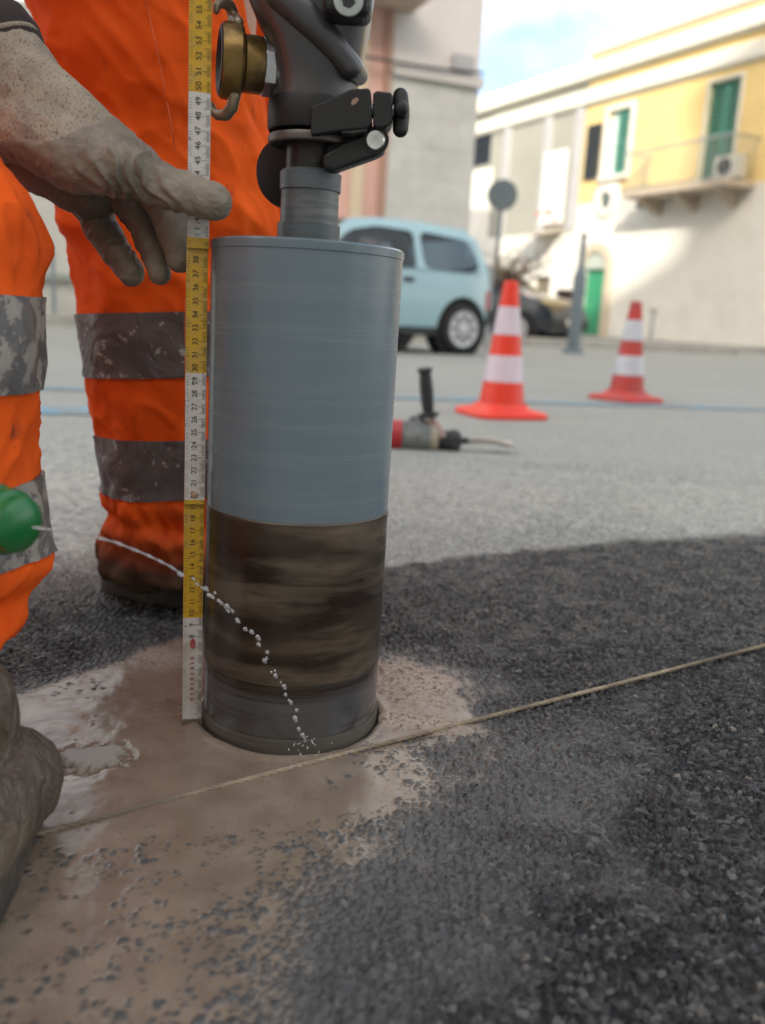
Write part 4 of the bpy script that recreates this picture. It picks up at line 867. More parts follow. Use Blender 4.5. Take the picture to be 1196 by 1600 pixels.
for a0 in (math.pi / 2, -math.pi / 2):
    mb = MB(); K = 14
    def cp(r_, h_, a): return cst + cax * h_ + (e1_ * math.sin(a) + e2_ * math.cos(a)) * r_
    pts = [cp(.0262, .037, a0 - .3), cp(.0325, .038, a0 - .15), cp(.0372, .0415, a0), cp(.0375, .0475, a0 + .12), cp(.0345, .0515, a0 + .2), cp(.0310, .0520, a0 + .24)]
    mb.chain([(pts[0], .0046), (pts[1], .0045), (pts[2], .0042), (pts[3], .0038), (pts[4], .0032), (pts[5], .0026)])
    mb.chain([(cp(.0262, .036, a0 + .35), .0040), (pts[1], .0042)])
    link('claw', fuse_mesh(mb, .0011, 3), cm_, cpl)

# ================================================================== FOLDING RULE
rb_ = G(300, 1140); RX, RY = float(rb_[0]), float(rb_[1])
rm, n, l, b = nodes_of('rule_paint')
t = n.new('ShaderNodeTexCoord'); sx = n.new('ShaderNodeSeparateXYZ'); l.new(t.outputs['Object'], sx.inputs[0])
fr_ = math_node(n, l, 'FRACT', math_node(n, l, 'MULTIPLY', sx.outputs['Z'], 5.0)); isy = math_node(n, l, 'GREATER_THAN', fr_, .5)
mx = n.new('ShaderNodeMixRGB'); mx.inputs['Color1'].default_value = (.56, .54, .52, 1); mx.inputs['Color2'].default_value = (.55, .33, .015, 1); l.new(isy, mx.inputs['Fac'])
def wear(sc, lo, hi, colr, cur, w):
    q = n.new('ShaderNodeTexNoise'); q.noise_dimensions = '4D'; q.inputs['W'].default_value = w; q.inputs['Scale'].default_value = sc; q.inputs['Detail'].default_value = 8; q.inputs['Roughness'].default_value = .65; l.new(t.outputs['Object'], q.inputs['Vector'])
    r = ramp(n, lo, hi); l.new(q.outputs['Fac'], r.inputs['Fac']); k_ = n.new('ShaderNodeMixRGB'); l.new(r.outputs['Color'], k_.inputs['Fac']); l.new(cur, k_.inputs['Color1']); k_.inputs['Color2'].default_value = (*colr, 1); return k_.outputs['Color']
cur = wear(30, .48, .8, (.30, .24, .15), mx.outputs['Color'], 0); cur = wear(260, .60, .66, (.13, .09, .06), cur, 4); cur = wear(900, .63, .70, (.10, .08, .07), cur, 8)
l.new(cur, b.inputs['Base Color']); b.inputs['Roughness'].default_value = .42
woodm = M('rule_wood', (.34, .22, .14), .7, var=.25, vscale=60, stretch=(1, 1, .1))
ink = M('rule_ink', (.02, .018, .016), .6, var=.2); redi = M('rule_red_ink', (.42, .05, .06), .6)
fr0 = thing('folding_rule', 'worn yellow and white folding rule standing upright beside the barrel', 'ruler', (RX, RY, 0))
yaw = math.radians(14)                                      # turned so that the wooden left edge shows
ex = np.array([math.cos(yaw), math.sin(yaw), 0]) ; ey = np.array([-math.sin(yaw), math.cos(yaw), 0])
ez = np.array([.004, 0, 1.]); ez /= np.linalg.norm(ez)
def rp(u, v, w_): return np.array([RX, RY, .004]) + ex * u + ey * v + ez * w_
def text_mesh(s, size):
    cu = bpy.data.curves.new('tmp', 'FONT'); cu.body = s; cu.size = size; cu.align_x = 'CENTER'; cu.align_y = 'CENTER'
    o = bpy.data.objects.new('tmp', cu); COL.objects.link(o); dg = bpy.context.evaluated_depsgraph_get(); me = bpy.data.meshes.new_from_object(o.evaluated_get(dg)); bpy.data.objects.remove(o)
    v = [(q.co.x, q.co.y) for q in me.vertices]; f = [tuple(p.vertices) for p in me.polygons]; bpy.data.meshes.remove(me); return v, f
HW = .0080; TH = .0031
for i, (z0, z1, off, us) in enumerate(((0, .218, 0, 0), (.192, .412, -TH - .0003, .0002), (.388, .612, -2 * TH - .0006, .0006))):
    mb = MB(); mb.add([rp(us + u, off + v, w_) for w_ in (z0, z1) for u, v in ((-HW, 0), (HW, 0), (HW, TH), (-HW, TH))], [(0, 1, 2, 3), (4, 5, 6, 7), (0, 1, 5, 4), (1, 2, 6, 5), (2, 3, 7, 6), (3, 0, 4, 7)])
    me = mb.mesh('segment'); sgm = link('segment', me, [rm, woodm], fr0, None, .0006, 2)
    for p in me.polygons: p.material_index = 0 if abs(Vector(p.normal).dot(Vector(ey))) > .8 else 1
    mk = MB(); lo_ = z0 + .026 if i == 0 else z0
    for mmk in range(int(z0 * 1000) + 3, int(z1 * 1000) - 2):
        w_ = mmk / 1000; L = .0058 if mmk % 10 == 0 else (.0042 if mmk % 5 == 0 else .0026)
        if (mmk * 7919) % 11 < 3 and mmk % 10: continue     # worn away
        mk.add([rp(us + HW - .0006 - L, off - .0004, w_ - .00013), rp(us + HW - .0006, off - .0004, w_ - .00013), rp(us + HW - .0006, off - .0004, w_ + .00013), rp(us + HW - .0006 - L, off - .0004, w_ + .00013)], [(0, 1, 2, 3)])
        if mmk % 2: mk.add([rp(us - HW + .0006, off - .0004, w_ - .00012), rp(us - HW + .0028, off - .0004, w_ - .00012), rp(us - HW + .0028, off - .0004, w_ + .00012), rp(us - HW + .0006, off - .0004, w_ + .00012)], [(0, 1, 2, 3)])
    mk.build('graduation', ink, sgm)
    for cmk in range(1, 61):
        if not (z0 + .006 < cmk / 100 < z1 - .004) or (i == 0 and cmk < 8) or (i < 2 and cmk / 100 > z1 - .02 and False): continue
        if i > 0 and cmk / 100 < z0 + .006: continue
        v, f = text_mesh(str(cmk), .0058 if cmk % 10 else .0062)
        mbt = MB(); mbt.add([rp(us - .0008 - q[1], off - .0004, cmk / 100 + q[0]) for q in v], f); mbt.build('number', ink, sgm)
    if i == 0:
        def ov(cz, ru, rw_, mat, nm):
            mbo = MB(); mbo.prism([rp(ru * math.cos(a), off - .0004, cz + rw_ * math.sin(a)) for a in np.linspace(0, 2 * math.pi, 19)[:-1]], -ey * .0002); mbo.build(nm, mat, sgm)
        ov(.0735, .0022, .0045, redi, 'printed_oval'); ov(.0735, .0012, .003, M('rule_pink', (.5, .3, .29), .6), 'printed_oval')
        for q in range(9):
            w_ = .024 + q * .0046; mbo = MB(); mbo.box(rp(-.0003, off - .00042, w_), (.0030, .0002, .0016 if q % 2 else .0024), (ex, ey, ez)); mbo.build('printed_mark', M('rule_faded_red', (.34, .17, .17), .6) if 'rule_faded_red' not in bpy.data.materials else bpy.data.materials['rule_faded_red'], sgm)
for w_, off, mat in ((.2, -TH - .0003, woodm), (.4, -2 * TH - .0006, zincm)):
    mb = MB(); mb.lathe([(.0028, 0), (.0028, .0005), (.0018, .001), (.001, .0011)], rp(0, off, w_), -ey, 20); mb.build('rivet', mat, fr0, smooth=40)
mb = MB(); mb.box(rp(0, .0014, .0005), (.0172, .0042, .011), (ex, ey, ez)); mb.build('metal_tip', M('muddy_tip', (.17, .135, .10), .6, .3, var=.3, vscale=120), fr0, bevel=.0006)

# ================================================================== CORD ON THE GROUND
ga, gb2 = G(70, 1313), G(1260, 998); gd_ = gb2 - ga; ga = ga - gd_ * .25; gb2 = gb2 + gd_ * 1.1; N_ = 980; cords = MB()
cpth = []
for i in range(N_ + 1):
    q = i / N_; p = ga + (gb2 - ga) * q; p = p + np.array([0, .0012 * math.sin(q * 9) + .0005 * math.sin(q * 31), 0])
    p[2] = .0054 + .0008 * q; cpth.append(p)
for ph_ in (0, 2 * math.pi / 3, 4 * math.pi / 3):
    pts = []
    for i, p in enumerate(cpth):
        a = ph_ + i * .62; pts.append(p + np.array([-.55, .83, 0]) * .0009 * math.cos(a) + ZF * .0009 * math.sin(a))
    cords.tube(pts, .00125, 6)
co_ = cords.build('cord', M('tan_twine', (.30, .25, .17), .85, var=.25, vscale=90, dirt=(.15, .12, .09), dscale=8, dlo=.42, dhi=.58), smooth=60)
tag(co_, 'thin tan cord stretched across the wet asphalt in front of the barrel', 'cord')

# ================================================================== BOTTLE AND WATER
YB = .50
def Bp(px, py, dy=0): return A(px, py, YB + dy)
gmat = M('green_plastic', (.005, .13, .030), .32, var=.12, vscale=30, coat=.2)
bt = thing('green_bottle', 'green plastic bottle squirting water, at the left edge', 'bottle', tuple(Bp(-60, 800)))
bax = Vector((.90, -.42, -.08)).normalized(); b0 = Vector(Bp(8, 814)); 
mb = MB(); mb.lathe([(.0175, -.030), (.0204, -.027), (.0204, -.022), (.0172, -.020), (.0172, -.0165), (.0202, -.0145), (.0202, -.0095), (.0170, -.0075), (.0170, -.004), (.0198, -.002), (.0196, .004), (.0168, .006), (.0165, .0125), (.0120, .0165), (.0070, .0185), (.0025, .019)], b0, bax, 40, True, True); mb.build('cap', gmat, bt, smooth=35)
mb = MB(); mb.lathe([(.016, -.034), (.019, -.05), (.032, -.075), (.036, -.10), (.034, -.14), (.036, -.22), (.032, -.24)], b0, bax, 32); mb.build('bottle_body', M('green_clear', (.02, .20, .06), .2, coat=.4), bt, smooth=50)
wm_, n, l, b = nodes_of('water'); b.inputs['Base Color'].default_value = (.95, .97, 1, 1); b.inputs['Roughness'].default_value = .03; b.inputs['IOR'].default_value = 1.33; b.inputs['Transmission Weight'].default_value = .82; b.inputs['Specular IOR Level'].default_value = .8
wp = [(52, 824), (120, 832), (180, 847), (230, 867), (265, 884), (300, 908), (340, 938), (375, 970), (405, 1005), (430, 1050), (450, 1092), (463, 1120), (477, 1160)]
ws_ = np.array([A(px, py, .485 + .142 * (i / 12) ** .9) for i, (px, py) in enumerate(wp)])
tt = np.linspace(0, 12, 90); wx = np.stack([np.interp(tt, range(13), ws_[:, k_]) for k_ in range(3)], 1)
wx[1:-1] = (wx[:-2] + wx[1:-1] * 2 + wx[2:]) / 4
wat = MB(); r_ = random.Random(5)
for i in range(0, 34):
    a = Vector(wx[i]); b_ = Vector(wx[i + 1]); wat.capsule(a, b_, .0007 + .0003 * math.sin(i * 1.7), .0007 + .0003 * math.sin((i + 1) * 1.7), 8, 3)
i = 34
while i < 89:
    p = Vector(wx[i]) + Vector((r_.gauss(0, .0011), r_.gauss(0, .001), r_.gauss(0, .0011))); s_ = r_.choice((.0008, .0010, .0013, .0015, .0018)) * r_.uniform(.85, 1.15)
    dv = Vector(wx[min(i + 1, 89)]) - Vector(wx[i - 1]); dv.normalize(); wat.capsule(p - dv * s_ * r_.uniform(.2, 1.1), p + dv * s_ * r_.uniform(.2, 1.0), s_, s_ * r_.uniform(.6, .95), 10, 4)
    if r_.random() < .22: q = p + Vector((r_.gauss(0, .004), 0, r_.gauss(0, .004))); wat.capsule(q, q + dv * .0006, .0009, .0008, 8, 3)
    i += r_.choice((1, 1, 2, 2)) if i < 75 else r_.choice((2, 3))
for _ in range(26):
    q = Vector(wx[-1]) + Vector((r_.gauss(0, .009), -abs(r_.gauss(0, .006)), r_.gauss(-.002, .007))); wat.capsule(q, q + Vector((r_.gauss(0, .0007), 0, .0007)), r_.uniform(.0003, .0009), .0004, 8, 3)
wo = wat.build('water_jet', wm_, smooth=180); tag(wo, 'thin arc of water droplets falling onto the muddy barrel', 'water'); wo['kind'] = 'stuff'

# ================================================================== PEOPLE
def orange_cloth(name, zmud, zsoft):
    m, n, l, b = nodes_of(name)
    t = n.new('ShaderNodeTexCoord'); sx = n.new('ShaderNodeSeparateXYZ'); l.new(t.outputs['Object'], sx.inputs[0])
    def nz(sc, det, w=0, st=None):
        q = n.new('ShaderNodeTexNoise'); q.noise_dimensions = '4D'; q.inputs['W'].default_value = w; q.inputs['Scale'].default_value = sc; q.inputs['Detail'].default_value = det; q.inputs['Roughness'].default_value = .6
        if st:
            mm = n.new('ShaderNodeMapping'); mm.inputs['Scale'].default_value = st; l.new(t.outputs['Object'], mm.inputs['Vector']); l.new(mm.outputs['Vector'], q.inputs['Vector'])
        else: l.new(t.outputs['Object'], q.inputs['Vector'])
        return q.outputs['Fac']
    def mix(fac, a, c):
        k_ = n.new('ShaderNodeMixRGB')
        for nm, v in (('Fac', fac), ('Color1', a), ('Color2', c)):
            if isinstance(v, tuple): k_.inputs[nm].default_value = (*v, 1)
            elif isinstance(v, float): k_.inputs[nm].default_value = v
            else: l.new(v, k_.inputs[nm])
        return k_.outputs['Color']
    r0 = ramp(n, .35, .7); l.new(nz(9, 5), r0.inputs['Fac']); col = mix(r0.outputs['Color'], (.74, .090, .010), (.90, .130, .016))
    r1 = ramp(n, .63, .70); l.new(nz(26, 5, 3, (1, 1, .6)), r1.inputs['Fac']); col = mix(math_node(n, l, 'MULTIPLY', r1.outputs['Color'], .8), col, (.20, .05, .03))
    r2 = ramp(n, .56, .8); l.new(nz(7, 6, 6), r2.inputs['Fac']); col = mix(math_node(n, l, 'MULTIPLY', r2.outputs['Color'], .55), col, (.42, .085, .035))
    hz = math_node(n, l, 'ADD', sx.outputs['Z'], math_node(n, l, 'MULTIPLY', math_node(n, l, 'SUBTRACT', nz(20, 6, 9), .5), zsoft * 1.6))
    md = n.new('ShaderNodeMapRange'); md.inputs['From Min'].default_value = zmud + zsoft; md.inputs['From Max'].default_value = zmud - zsoft; l.new(hz, md.inputs['Value'])
    col = mix(md.outputs[0], col, (.085, .05, .034)); l.new(col, b.inputs['Base Color'])
    b.inputs['Roughness'].default_value = .9; b.inputs['Specular IOR Level'].default_value = .12
    wv = n.new('ShaderNodeTexWave'); wv.inputs['Scale'].default_value = 420; wv.inputs['Distortion'].default_value = 1.5; wv.bands_direction = 'DIAGONAL'; l.new(t.outputs['Object'], wv.inputs['Vector'])
    bp = n.new('ShaderNodeBump'); bp.inputs['Strength'].default_value = .35; bp.inputs['Distance'].default_value = .0006
    cz = n.new('ShaderNodeTexNoise'); cz.inputs['Scale'].default_value = 11; cz.inputs['Detail'].default_value = 1.5; cz.inputs['Distortion'].default_value = .5; l.new(t.outputs['Object'], cz.inputs['Vector'])
    bp2 = n.new('ShaderNodeBump'); bp2.inputs['Strength'].default_value = .4; bp2.inputs['Distance'].default_value = .02
    l.new(math_node(n, l, 'ABSOLUTE', math_node(n, l, 'SUBTRACT', cz.outputs['Fac'], .5)), bp2.inputs['Height']); l.new(bp2.outputs['Normal'], bp.inputs['Normal'])
    l.new(math_node(n, l, 'ADD', math_node(n, l, 'MULTIPLY', wv.outputs['Fac'], .5), nz(300, 3, 2)), bp.inputs['Height']); l.new(bp.outputs['Normal'], b.inputs['Normal'])
    return m
orangeA = orange_cloth('orange_workwear_muddy', .078, .03); orangeB = orange_cloth('orange_workwear', -.2, .01)
band = M('worn_reflective_tape', (.105, .092, .088), .5, var=.3, vscale=22, dirt=(.36, .335, .31), dscale=65, dlo=.585, dhi=.605, bump=.4, bscale=160, bdist=.0025, crease=16)
band2 = M('worn_reflective_tape_peeled', (.105, .10, .10), .5, var=.3, vscale=22, dirt=(.27, .245, .22), dscale=40, dlo=.515, dhi=.535, bump=.4, bscale=160, bdist=.0025, crease=16)
thread = M('seam_thread', (.62, .12, .04), .8)
bootm = M('muddy_leather', (.062, .046, .034), .55, var=.35, vscale=25, dirt=(.135, .105, .078), dscale=14, dlo=.42, dhi=.66, bump=.9, bscale=150, bdist=.003, crease=26)
solem = M('boot_sole', (.040, .033, .027), .8, var=.3, vscale=30, dirt=(.12, .095, .07), dscale=20, dlo=.5, dhi=.7)
skinm = M('skin', (.42, .20, .13), .5, var=.08, vscale=15); hairm = M('dark_hair', (.02, .015, .012), .7)
knit = M('glove_knit', (.36, .305, .235), .95, var=.2, vscale=30, dirt=(.15, .13, .11), dscale=12, dlo=.48, dhi=.72, bump=1.0, bscale=520, bdist=.0016, stretch=(1, 1, .6), dirt2=(.10, .088, .072), d2=(620, .54, .62))
coated = M('glove_coating', (.235, .20, .155), .62, var=.18, vscale=20, dirt=(.075, .066, .054), dscale=15, dlo=.45, dhi=.7, bump=.45, bscale=240, bdist=.0016, crease=30, dirt2=(.29, .25, .195), d2=(40, .55, .75))
cuffm = M('dark_cuff', (.028, .018, .018), .85, var=.2, vscale=30, bump=.6, bscale=400, bdist=.0006)

def leg_sampler(rows, flat):
    """rows: (py, x left, x right, Y, half depth) from top to bottom -> f(t, theta, off)"""
    C = []
    for py, xl, xr, Yc, hd_ in rows:
        a = A(xl, py, Yc); c = A(xr, py, Yc); C.append(((a[0] + c[0]) / 2, Yc, (a[2] + c[2]) / 2, (c[0] - a[0]) / 2, hd_))
    C = np.array(C); K = len(rows) - 1; pys = np.array([r[0] for r in rows], float)
    def f(py, th, off=0.0, fold=1.0):
        u = float(np.interp(py, pys, range(K + 1))); i = min(int(u), K - 1); q = u - i
        p0, p1, p2_, p3 = C[max(i - 1, 0)], C[i], C[i + 1], C[min(i + 2, K)]
        c = .5 * (2 * p1 + (p2_ - p0) * q + (2 * p0 - 5 * p1 + 4 * p2_ - p3) * q * q + (3 * p1 - p0 - 3 * p2_ + p3) * q ** 3)
        cs, sn = math.cos(th), math.sin(th); k_ = (abs(cs) ** 2.25 + abs(sn) ** 2.25) ** (-1 / 2.25)
        d = off + fold * flat(py, th, c)
        return Vector((c[0] + (c[3] + d) * k_ * cs, c[1] + (c[4] + d) * k_ * sn, c[2]))
    return f
def leg_loft(mb, f, py0, py1, n=150, m=150, off=0.0, caps=True, fold=1.0):
    R = [[f(py0 + (py1 - py0) * i / n, 2 * math.pi * j / m, off, fold) for j in range(m)] for i in range(n + 1)]
    mb.rings(R, caps, caps)
def tape(name, f, pa, pb, mat, par, tilt=0.0, m=150):
    n_ = 14; R = []
    for side in (0, 1):
        rg_ = range(n_ + 1) if side == 0 else range(n_, -1, -1)
        for i in rg_: R.append([f(pa + (pb - pa) * i / n_ + tilt * math.cos(2 * math.pi * j / m), 2 * math.pi * j / m, .0026 if side == 0 else .0008, 1.0) for j in range(m)])
    mb = MB(); mb.rings(R, False, False, True); o = mb.build(name, mat, par, smooth=50); return o
def boot(parent, heel, dirv, L=.30, W_=.105, H=.13, mat=bootm):
    """work boot: sole, toe cap, instep and ankle as one upper"""
    h = Vector(heel); d = Vector((*dirv, 0)).normalized(); s = Vector((-d.y, d.x, 0)); up = Vector((0, 0, 1))
    def P(u, v, w): return h + d * (u * L) + s * (v * W_) + up * w
    mb = MB()
    mb.capsule(P(.16, 0, .048), P(.5, 0, .048), .042, .045)
    for v in (-.25, .25): mb.capsule(P(.16, v, .042), P(.5, v, .042), .034, .036)
    for v in (-.24, .24): mb.capsule(P(.45, v, .042), P(.86, v * .85, .042), .036, .039)
    mb.capsule(P(.55, 0, .06), P(.86, 0, .052), .046, .042); mb.capsule(P(.50, 0, .10), P(.74, 0, .070), .044, .042)
    mb.capsule(P(.22, 0, .07), P(.24, 0, H), .047, .05); mb.capsule(P(.30, 0, .10), P(.52, 0, .085), .046, .042)
    up_ = link('boot', fuse_mesh(mb, .004, 7, lambda p: .0018 * fbm(p * 28, 3) + .0012 * fbm(p * 70, 2)), mat, parent)
    tc_ = MB(); tc_.tube([P(.80 - .10 * abs(v) ** 2 * 4, v, .094 - .17 * v * v) for v in np.linspace(-.42, .42, 22)], .0022, 6); tc_.build('toe_cap_seam', mat, up_, smooth=60)
    for i in range(5):
        u = .66 - i * .075; lc = MB(); lc.tube([P(u + .02 * math.sin(v * 9), v, .118 + (.66 - u) * .13 - .45 * v * v) for v in np.linspace(-.22, .22, 10)], .0024, 6); lc.build('lace', solem, up_, smooth=60)
    R = []
    for z_, k_ in ((.002, .99), (.006, 1.03), (.024, 1.03), (.030, .99), (.032, .95)):
        ring = []
        for i in range(40):
            a = 2 * math.pi * i / 40; u = .5 + .515 * math.cos(a); wv_ = (.50 if u > .5 else .42 + .08 * u * 2) * (abs(math.sin(a)) ** .75) * (1 if math.sin(a) > 0 else -1)
            ring.append(P(.5 + (u - .5) * k_, wv_ * k_ * .98, z_))
        R.append(ring)
    mb = MB(); mb.rings(R); mb.build('sole', solem, up_, smooth=40)
    return up_
def body_mesh(J, hands=True):
    """one continuous figure from joints"""
    mb = MB(); V = Vector
    hip, chest, neck, head = V(J['hip']), V(J['chest']), V(J['neck']), V(J['head'])
    side = (V(J['sL']) - V(J['sR'])).normalized()
    for k_ in (-.075, 0, .075): mb.capsule(hip + side * k_, chest + side * k_ * 1.4, .095, .105)
    mb.capsule(V(J['sL']), V(J['sR']), .062, .062); mb.capsule(chest, neck, .08, .055); mb.capsule(neck, head, .052, .06)
    mb.ellipsoid(head, (.078, .088, .112)); hv_ = V(J['face']).normalized()
    mb.capsule(head + hv_ * .07 + V((0, 0, -.02)), head + hv_ * .098 + V((0, 0, -.035)), .012, .014)       # nose
    mb.capsule(head + hv_ * .05 + V((0, 0, -.09)), head + hv_ * .065 + V((0, 0, -.085)), .032, .028)       # chin
    eside = hv_.cross(V((0, 0, 1))).normalized()
    for s_ in (1, -1): mb.capsule(head + eside * s_ * .078 + V((0, 0, -.02)), head + eside * s_ * .084 + V((0, 0, .02)), .014, .016)
    for s_ in 'LR':
        mb.chain([(V(J['s' + s_]), .058), (V(J['e' + s_]), .042), (V(J['w' + s_]), .029)])
        if 'f' + s_ in J: mb.chain([(V(J['w' + s_]), .029), (V(J['f' + s_]), .036)])
        mb.chain([(V(J['h' + s_]), .09), (V(J['k' + s_]), .06), (V(J['a' + s_]), .042)])
        mb.capsule(V(J['a' + s_]), V(J['t' + s_]), .035, .03)
    return fuse_mesh(mb, .012, 5)
def jacket_mesh(J, sleeve_):
    mb = MB(); V = Vector; hip, chest = V(J['hip']), V(J['chest']); side = (V(J['sL']) - V(J['sR'])).normalized()
    for k_ in (-.085, 0, .085): mb.capsule(hip + side * k_ + (chest - hip) * .1, chest + side * k_ * 1.4, .115, .125)
    mb.capsule(V(J['sL']), V(J['sR']), .08, .08); mb.capsule(chest, V(J['neck']), .10, .06)
    for s_ in 'LR':
        e_ = V(J['e' + s_]); w_ = V(J['w' + s_]); mb.chain([(V(J['s' + s_]), .078), (e_, .06)])
        if sleeve_[s_] > 0: mb.capsule(e_, e_ + (w_ - e_) * sleeve_[s_], .058, .046)
    return fuse_mesh(mb, .012, 5, lambda p: .006 * fbm(p * 9, 3))
def hair_mesh(J):
    h = Vector(J['head']); mb = MB(); mb.ellipsoid(h + Vector((0, 0, .025)) - Vector(J['face']).normalized() * .015, (.084, .092, .100)); return fuse_mesh(mb, .008, 2, lambda p: .006 * fbm(p * 60, 2))
def face_parts(J, parent):
    h = Vector(J['head']); f = Vector(J['face']).normalized(); e = f.cross(Vector((0, 0, 1))).normalized()
    for s_ in (1, -1): mb = MB(); mb.ellipsoid(h + f * .078 + e * s_ * .032, (.012, .012, .009), 10, 6); mb.build('eye', M('eye_white', (.6, .58, .55), .3) if 'eye_white' not in bpy.data.materials else bpy.data.materials['eye_white'], parent, smooth=180)
    mb = MB(); mb.capsule(h + f * .088 + e * .022 + Vector((0, 0, -.065)), h + f * .088 - e * .022 + Vector((0, 0, -.065)), .006, .006); mb.build('mouth', M('lips', (.36, .12, .10), .5) if 'lips' not in bpy.data.materials else bpy.data.materials['lips'], parent, smooth=180)

# ---- operator: standing beyond the drill, one leg in view
op = thing('person', 'standing worker in orange trousers with grey bands behind the drill', 'person', (-.22, 1.2, 0))
J = dict(hip=(-.26, 1.22, .93), chest=(-.16, 1.20, 1.30), neck=(-.10, 1.19, 1.46), head=(-.05, 1.17, 1.60), face=(.8, -.3, -.4), sL=(-.12, 1.38, 1.38), sR=(-.12, 1.01, 1.38),
         eL=(.02, 1.30, 1.12), wL=(.02, .98, 1.02), fL=(.0, .88, 1.02), eR=(-.12, .92, 1.12), wR=(-.16, .82, .98), fR=(-.18, .78, .94),
         hL=(-.25, 1.33, .90), kL=(-.20, 1.36, .49), aL=(-.24, 1.38, .09), tL=(-.10, 1.38, .045), hR=(-.25, 1.10, .90), kR=(-.235, 1.06, .49), aR=(-.24, 1.05, .10), tR=(-.10, 1.05, .045))
bo_ = link('body', body_mesh(J), skinm, op); face_parts(J, bo_); link('hair', hair_mesh(J), hairm, bo_)
link('jacket', jacket_mesh(J, dict(L=.9, R=.9)), orangeB, op)
LY = 1.055
rowsA = [(-420, 60, 400, LY + .03, .135), (-260, 55, 388, LY + .03, .13), (-120, 30, 382, LY + .02, .122), (0, 40, 388, LY + .01, .116), (60, 62, 392, LY + .01, .112), (120, 80, 402, LY, .110), (200, 92, 418, LY, .108), (270, 101, 432, LY, .108), (330, 107, 441, LY, .108), (370, 112, 440, LY, .106), (420, 121, 434, LY, .104),
         (480, 131, 428, LY, .102), (530, 137, 424, LY, .101), (580, 144, 420, LY, .100), (630, 153, 414, LY, .098), (670, 160, 410, LY, .097), (715, 165, 406, LY, .096), (752, 170, 402, LY, .094), (772, 164, 400, LY, .097), (788, 168, 398, LY, .094), (800, 176, 394, LY, .088), (815, 171, 394, LY, .092), (840, 167, 396, LY, .094), (862, 166, 398, LY, .096), (880, 168, 398, LY, .094), (888, 174, 392, LY, .09)]
def foldA(py, th, c):
    z_ = c[2]; p = Vector((math.cos(th) * 1.4, math.sin(th) * 1.4, z_ * 7))
    d = .0055 * fbm(p * 1.3 + Vector((3, 1, 0)), 3)
    # diagonal drags from the knee, flattened under the stiff tapes
    tape_w = 1 - .6 * max(math.exp(-((py - 532) / 55) ** 4), math.exp(-((py - 712) / 48) ** 4))
    d += tape_w * .0018 * math.sin(z_ * 42 + 2.2 * math.sin(th + .6) + 3 * fbm(p, 2))
    q = Vector((math.cos(th) * 1.6, math.sin(th) * 1.6, z_ * 11 + th * .8)); d += tape_w * (.0048 * ridge(q) + .003 * ridge(q * 2.1) - .003)
    knee = math.exp(-((py - 330) / 130) ** 2); d += knee * .005 * math.sin(z_ * 60 + 3.5 * th + 2 * fbm(p * 1.5, 2))
    ank = 1 / (1 + math.exp(-(py - 770) / 14)); d += ank * (.0055 * math.sin(z_ * 105 + 2.6 * math.sin(th * 1.0 + 1) + 4.5 * fbm(p * 1.6, 2)) + .009 * fbm(p * 2.6, 3))
    return d
fA = leg_sampler(rowsA, foldA)
trm = MB(); leg_loft(trm, fA, -420, 888, 270)
other = MB(); V = Vector
other.chain([(V(J['hR']), .125), (V(J['hL']), .125), (V(J['kL']), .10), (V(J['aL']) + V((0, 0, .02)), .085)]); other.capsule(V(J['hip']), V(J['hip']) + V((0, 0, .08)), .15, .14)
om = fuse_mesh(other, .012, 4, lambda p: .006 * fbm(p * 10, 3)); trm.add([v.co[:] for v in om.vertices], [tuple(p.vertices) for p in om.polygons])
trA = trm.build('trousers', orangeA, op, smooth=180)
for a, b_, tl in ((488, 582, -11), (672, 757, -9)): tape('reflective_band', fA, a, b_, band, trA, tl)
for th_ in (-1.80,):
    mb = MB(); mb.tube([fA(py, th_ + .5, .0032) for py in np.linspace(-300, 760, 420)], .0007, 5); mb.build('seam', thread, trA, smooth=60)
for q0, q1 in ((.30, .48), (.68, .84)):
    kk, aa = V(J['kL']), V(J['aL']) + V((0, 0, .02)); pa, pb = kk + (aa - kk) * q0, kk + (aa - kk) * q1; ra_, rb_ = .108 - .015 * q0, .108 - .015 * q1
    L_ = (pb - pa).length; mb = MB(); mb.lathe([(ra_, 0), (ra_ + .002, .001), (rb_ + .002, L_ - .001), (rb_, L_)], pa, pb - pa, 48, False, False); mb.build('reflective_band', band, trA, smooth=50)
boot(op, (G(164, 930)[0], LY - .005, 0), (1, .02), .31, .15, .085); boot(op, (-.35, 1.385, 0), (1, 0), .30, .11, .10)

# ---- helper: crouching at the left, knee, boot, gloved hand in view
hp_ = thing('person', 'crouching worker at left edge holding the rule in a grey glove', 'person', (-.55, .68, 0))
def H(px, py, Yc): return Vector(A(px, py, Yc))
wr = H(8, 98, .716); fa = H(-48, -45, .735)
J2 = dict(hip=(-.80, .70, .36), chest=(-.68, .70, .70), neck=(-.58, .70, .86), head=(-.50, .69, .98), face=(.8, -.1, -.6), sL=(-.64, .88, .80), sR=(-.64, .51, .80),
          eL=(-.50, .83, .80), wL=tuple(wr), eR=(-.62, .42, .50), wR=(-.38, .52, .25), fR=(-.30, .515, .235),
          hL=(-.78, .80, .35), kL=(-.62, .98, .12), aL=(-.95, .96, .10), tL=(-1.02, .95, .05), hR=(-.78, .60, .36), kR=(-.375, .605, .385), aR=(-.345, .57, .16), tR=(-.30, .50, .06))
bo_ = link('body', body_mesh(J2), skinm, hp_); face_parts(J2, bo_); link('hair', hair_mesh(J2), hairm, bo_)
link('jacket', jacket_mesh(J2, dict(L=0.1, R=.75)), orangeB, hp_)
def rowB(py, xr, Yc, w_, hd_):
    s_ = 1376 / Yc; return (py, xr - w_ * s_, xr, Yc, hd_)
